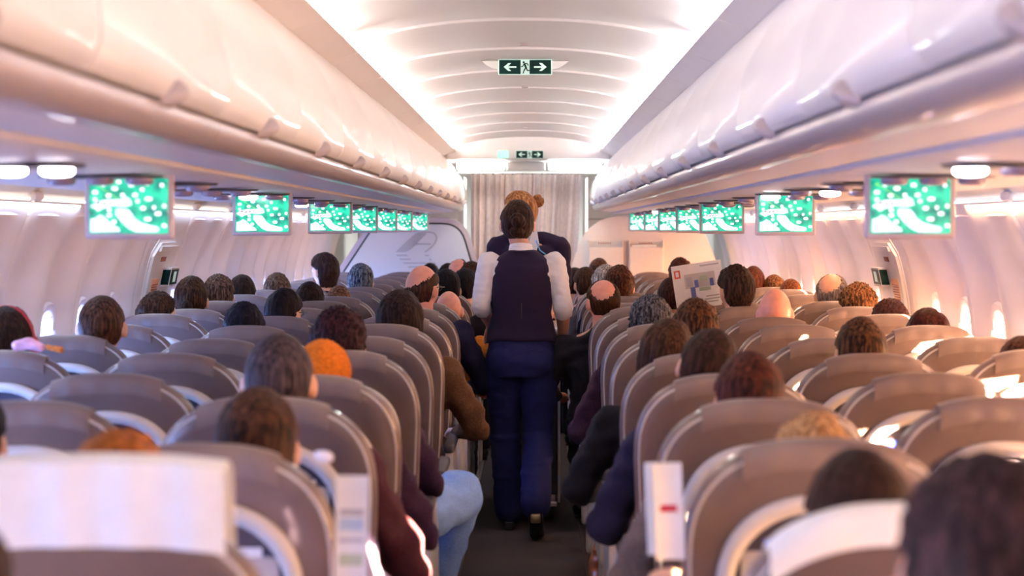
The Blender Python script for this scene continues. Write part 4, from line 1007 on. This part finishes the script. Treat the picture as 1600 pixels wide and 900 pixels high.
# reader's hand and sleeve on the near right aisle seat
t = bpy.data.objects.new('person', None); C.objects.link(t)
pass
bpy.data.objects.remove(t)
def soft(name, label, cat, c, pts, rad, m_, nz=.01, vox=.008):
    b = MB(); b.limb([Vector(p) for p in pts], rad, 14); t = obj(name, remesh(b, vox, 4, nz, 22), m_, None, c); tag(t, label, cat); return t
soft('pink_cloth', 'pink and white cloth bundle lying on a left window seat top', 'cloth', P(48, 541, 5.42), [(-.04, 0, .0), (0, 0, .008), (.035, 0, .0)], [.020, .022, .015], mat('pink_fabric', (.75, .42, .55), .8, var=.2, vs=40))
soft('orange_cloth', 'small orange cloth beside the pink bundle', 'cloth', P(84, 545, 5.42), [(-.02, 0, .004), (.02, 0, -.004)], [.013, .010], cloth((.75, .25, .06)))
soft('white_pouch', 'small white pouch with red edge in a near left seat pocket', 'pouch', P(505, 712, 3.10), [(-.008, 0, .0), (.008, 0, -.004)], [.013, .013], M['shirt'], .003)
soft('brown_bag', 'brown leather bag standing on the floor at the right aisle seats', 'bag', (0.335, 7.05, 0.17), [(0, 0, -.10), (0, .03, .02), (0, 0, .13)], [.055, .065, .035], mat('bag_leather', (.28, .07, .02), .35))
soft('blue_bottle', 'blue bag hanging low beside the right aisle seats', 'bag', (0.30, 7.75, 0.47), [(0, 0, -.05), (0, 0, .05)], [.045, .04], mat('blue_plastic', (.01, .05, .45), .4))
# ================================================================ CABIN CREW
def crew_front():
    root = thing('person', 'crew member seen from behind in dark waistcoat, white shirt and navy trousers, dark bun', 'person', (-0.015, 8.80, 0))
    TR_ = [(0, 0, .84, .150, .110), (0, -.005, .90, .172, .125), (0, 0, 1.0, .160, .112), (0, 0, 1.10, .140, .098), (0, 0, 1.22, .150, .100), (0, .0, 1.32, .165, .100), (0, .005, 1.385, .150, .078), (0, .005, 1.42, .075, .055), (0, .005, 1.44, .052, .050)]
    arms = {-1: [(-.165, 0, 1.375), (-.208, -.03, 1.165), (-.160, .18, 1.045)], 1: [(.165, 0, 1.375), (.210, -.03, 1.160), (.212, .12, .985)]}
    legs = {1: [(.085, 0, .90), (.085, .02, .50), (.070, -.26, .175), (.075, -.20, .035)], -1: [(-.085, 0, .90), (-.085, .10, .50), (-.065, .12, .085), (-.065, .26, .035)]}
    hc = Vector((-.022, .02, 1.573)); hp = (.0, -.10, 0)
    body = MB(); torso_rings(body, TR_)
    body.limb([(0, .0, 1.40), (-.008, .005, 1.46), (hc.x, hc.y-.012, hc.z-.055)], [.055, .049, .050], 16)
    Rm = add_head(body, hc, *hp, k=.98)
    for s in (-1, 1):
        a = [Vector(q) for q in arms[s]]; body.limb([a[0], a[0].lerp(a[1], .5), a[1], a[1].lerp(a[2], .4), a[2]], [.046, .042, .036, .036, .025])
        fingers(body, a[2], a[2]-a[1], (-s*.5, .2, -1), .95, .75, s)
        l = legs[s]; body.limb(l[:3], [.085, .058, .036]); body.limb(l[2:], [.036, .030])
    omat('body', remesh(body, .0058, 2), M['skin'], root)
    # trousers
    b = MB(); torso_rings(b, [(0, 0, .80, .150, .115), (0, -.01, .88, .172, .130), (0, -.004, .96, .168, .120), (0, 0, 1.02, .158, .110)], .004)
    for s in (-1, 1): b.ell((s*.078, -.055, .885), (.088, .085, .095), 18, 12)
    for s in (-1, 1):
        l = [Vector(q) for q in legs[s]]; e = l[1].lerp(l[2], .96)
        b.limb([l[0], l[0].lerp(l[1], .5), l[1], l[1].lerp(e, .5), e], [.096, .090, .076, .076, .076 if s > 0 else .078], 20)
    tr = remesh(b, .0075, 4)
    shift(tr, lambda p: .008*noise.noise(Vector((p.x*14, p.y*14, p.z*9)))+.013*max(0, noise.noise(Vector((p.x*5, p.y*5, p.z*26))))*sm(.9, .3, abs(p.z-.55)*1.2))
    omat('trousers', tr, M['navy'], root)
    b = MB(); b.tube([(.135, -.02, .90), (.155, .03, .80), (.16, .04, .70)], .0025, 6); obj('side_seam', b.mesh(), M['navy'], root)
    # shirt with sleeves rolled to the elbow
    b = MB(); torso_rings(b, [(0, 0, 1.15, .134, .092), (0, 0, 1.22, .150, .101), (0, 0, 1.32, .165, .101), (0, .003, 1.385, .150, .079), (0, .004, 1.425, .075, .06)], .003)
    for s in (-1, 1):
        a = [Vector(q) for q in arms[s]]; e = a[1].lerp(a[2], .16)
        b.limb([a[0], a[0].lerp(a[1], .45), a[1], e], [.060, .056, .048, .046], 16)
        b.limb([a[1].lerp(a[2], .06), e], [.052, .051], 16)
    omat('shirt', remesh(b, .007, 3, .006, 26), M['shirt'], root)
    b = MB(); rs = []
    for (r1, r2, z) in ((.068, .066, 1.420), (.063, .061, 1.440), (.058, .056, 1.464), (.053, .051, 1.466), (.052, .049, 1.43)):
        rs.append([Vector((-.004+r1*math.cos(t), .003+r2*math.sin(t), z-.012*math.sin(t))) for t in [2*PI*i/30 for i in range(30)]])
    b.rings(rs, cap=False); obj('collar', b.mesh(ang=60), M['shirt'], root)
    # waistcoat: separate shell, open armholes, flared hem
    b = MB(); VR = [(.985, .185, .135, 0), (1.00, .182, .134, 0), (1.04, .170, .124, 0), (1.12, .153, .112, 0), (1.22, .160, .118, 0), (1.30, .157, .119, 0), (1.355, .150, .110, .0), (1.392, .140, .095, .002), (1.420, .100, .076, .004), (1.440, .070, .066, .004)]
    rs = []
    for (z, a, c, dy) in VR:
        rs.append([Vector((a*math.copysign(abs(math.cos(t))**(.86), math.cos(t)), dy+c*math.copysign(abs(math.sin(t))**.86, math.sin(t)), z+(-.022*max(0, abs(math.cos(t))-.75)*4*(1 if z < 1.01 else 0)))) for t in [2*PI*i/64 for i in range(64)]])
    b.rings(rs, cap=True); vm = remesh(b, .007, 2)
    shift(vm, lambda p: (.005*noise.noise(Vector((p.x*9, p.y*9, p.z*12)))+.004*max(0, noise.noise(Vector((p.x*6+3, p.y*4, p.z*22))))*sm(1.3, 1.05, p.z)))
    vo = omat('waistcoat', vm, M['vest'], root)
    b = MB(); b.tube([(0, -.1145-.001, 1.02), (0, -.114, 1.12), (0, -.116, 1.25), (0, -.103, 1.36), (0, -.082, 1.395)], .0016, 6); obj('back_seam', b.mesh(), M['dark_plastic'], vo)
    # shoes: one flat, one with raised gold heel
    b = MB(); b.limb([(-.065, .10, .075), (-.065, .17, .05), (-.065, .27, .035)], [.038, .038, .032]); b.rbox(-.09, -.04, .06, .12, .0, .05, .006, 1); obj('left_shoe', remesh(b, .006, 2), M['shoe'], root)
    b = MB(); b.limb([(.072, -.285, .135), (.074, -.265, .085), (.076, -.225, .045), (.077, -.15, .032)], [.036, .040, .043, .034]); sh = obj('right_shoe', remesh(b, .006, 2), M['shoe'], root)
    b = MB(); b.rbox(.045, .095, -.335, -.285, .105, .150, .008, 2); obj('gold_heel', b.mesh(ang=40), M['gold'], sh)
    # hair: sleek cap with low bun
    hm = hair_mesh('sleek', .98, 1.0); omat('hair', hm, hairmat((.020, .009, .008), (.075, .028, .016)), root, hc, Rm)
    obj('hair_bun', bun_mesh((.004, -.126, .004), (.040, .034, .037)), hairmat((.020, .009, .008), (.075, .028, .016)), root, hc, Rm.to_euler())
    b = MB(); b.ell((0, -.078, -.045), (.040, .026, .034), 18, 12); omat('nape_hair', remesh(b, .006, 2, .003, 60), hairmat((.020, .009, .008), (.075, .028, .016)), root, hc, Rm)
    face(root, None, Rm, hc, .98)
crew_front()
def crew_back():
    root = thing('person', 'second crew member facing the camera, navy dress with light blue trim, ginger bun', 'person', (0.015, 10.35, 0), rz=PI)
    root.scale = (1.06, 1.06, 1.045)
    TR_ = [(0, 0, .80, .165, .120), (0, 0, .90, .172, .125), (0, 0, 1.0, .160, .112), (0, 0, 1.10, .140, .100), (0, .0, 1.22, .150, .108), (0, .0, 1.32, .165, .108), (0, .0, 1.385, .150, .078), (0, 0, 1.42, .075, .055), (0, 0, 1.44, .052, .050)]
    hc = Vector((.045, .02, 1.575)); hp = (-1.05, -.18, 0)
    arms = {-1: [(-.175, 0, 1.375), (-.200, .02, 1.12), (-.13, .22, 1.03)], 1: [(.175, 0, 1.375), (.200, .02, 1.12), (.13, .22, 1.03)]}
    body = MB(); torso_rings(body, TR_); body.limb([(0, 0, 1.40), (.015, .005, 1.46), (hc.x, hc.y-.005, hc.z-.055)], [.055, .049, .050], 16)
    Rm = add_head(body, hc, *hp, k=.98)
    for s in (-1, 1):
        a = [Vector(q) for q in arms[s]]; body.limb([a[0], a[1], a[2]], [.046, .037, .025]); fingers(body, a[2], a[2]-a[1], (-s*.5, .2, -1), .95, .6, s)
        body.limb([(s*.085, 0, .88), (s*.08, .01, .5), (s*.07, 0, .09), (s*.07, .10, .04)], [.085, .058, .036, .03])
    omat('body', remesh(body, .0062, 2), M['skin'], root)
    b = MB(); torso_rings(b, [(0, 0, .50, .185, .14)]+TR_[:7], .014); b.ell((0, 0, 1.400), (.125, .075, .040)); b.limb([(-.175, 0, 1.372), (-.08, 0, 1.405), (.08, 0, 1.405), (.175, 0, 1.372)], [.062, .064, .064, .062])
    for s in (-1, 1):
        a = [Vector(q) for q in arms[s]]; b.limb([a[0], a[0].lerp(a[1], .4), a[0].lerp(a[1], .72)], [.064, .062, .058], 16)
    omat('navy_dress', remesh(b, .0075, 3, .009, 14), M['vest'], root)
    b = MB(); b.tube([(-.045, .112, 1.415), (-.065, .125, 1.36), (-.105, .122, 1.33), (-.135, .112, 1.325)], .004, 8); obj('blue_trim', b.mesh(), M['trim_blue'], root)
    b = MB()
    for s in (-1, 1): b.prism([(s*.004, 1.40), (s*.035, 1.32), (s*.060, 1.40), (s*.050, 1.465), (s*.02, 1.47)], 'y', .100, .112)
    obj('white_collar', b.mesh(ang=30), M['shirt'], root)
    b = MB(); b.prism([(-.025, 1.44), (.025, 1.44), (.03, 1.30), (-.02, 1.28)], 'y', .090, .108); obj('neck_scarf', b.mesh(False), mat('pale_blue_scarf', (.45, .60, .68), .7), root)
    b = MB()
    for s in (-1, 1): b.limb([(s*.07, -.02, .06), (s*.07, .06, .045), (s*.07, .15, .034)], [.038, .040, .032])
    obj('shoes', remesh(b, .007, 2), M['shoe'], root)
    gh = hairmat((.50, .18, .06), (.75, .36, .15))
    omat('hair', hair_mesh('sleek', .98, 3.0), gh, root, hc, Rm)
    obj('hair_bun', bun_mesh((0, -.125, .045), (.036, .032, .036)), gh, root, hc, Rm.to_euler())
    face(root, None, Rm, hc, .98)
crew_back()
# trolley between the two
t = thing('service_trolley', 'narrow dark service trolley with bright steel edges in front of the crew member', 'trolley', (0.030, 9.15, 0))
b = MB(); b.rbox(-.15, .15, .0, .80, .14, .98, .008, 1); obj('body', b, M['trolley_body'], t)
for x in (-.15, .15):
    b = MB(); b.rbox(x-.007, x+.007, -.010, .010, .10, 1.0, .003, 1); obj('edge_profile', b, M['steel'], t)
b = MB(); b.rbox(-.155, .155, -.01, .81, .98, 1.02, .010, 2); obj('top_tray', b, M['steel'], t)
b = MB(); b.rbox(-.13, .13, -.014, -.002, .20, .94, .004, 1); dd = obj('door', b, M['trolley_body'], t)
b = MB(); b.rbox(-.02, .02, -.03, -.012, .86, .90, .004, 1); obj('door_latch', b, M['steel'], dd)
b = MB(); b.rbox(-.14, .14, -.05, .0, .085, .105, .004, 1); obj('foot_pedal', b, M['steel'], t)
for x in (-.11, .11):
    for y in (.06, .74):
        b = MB(); b.tube([(x-.014, y, .05), (x+.014, y, .05)], .05, 16); obj('castor', b.mesh(ang=40), M['black_rubber'], t)
        b = MB(); b.box(x-.02, x+.02, y-.02, y+.02, .09, .145); obj('castor_bracket', b.mesh(False), M['steel'], t)
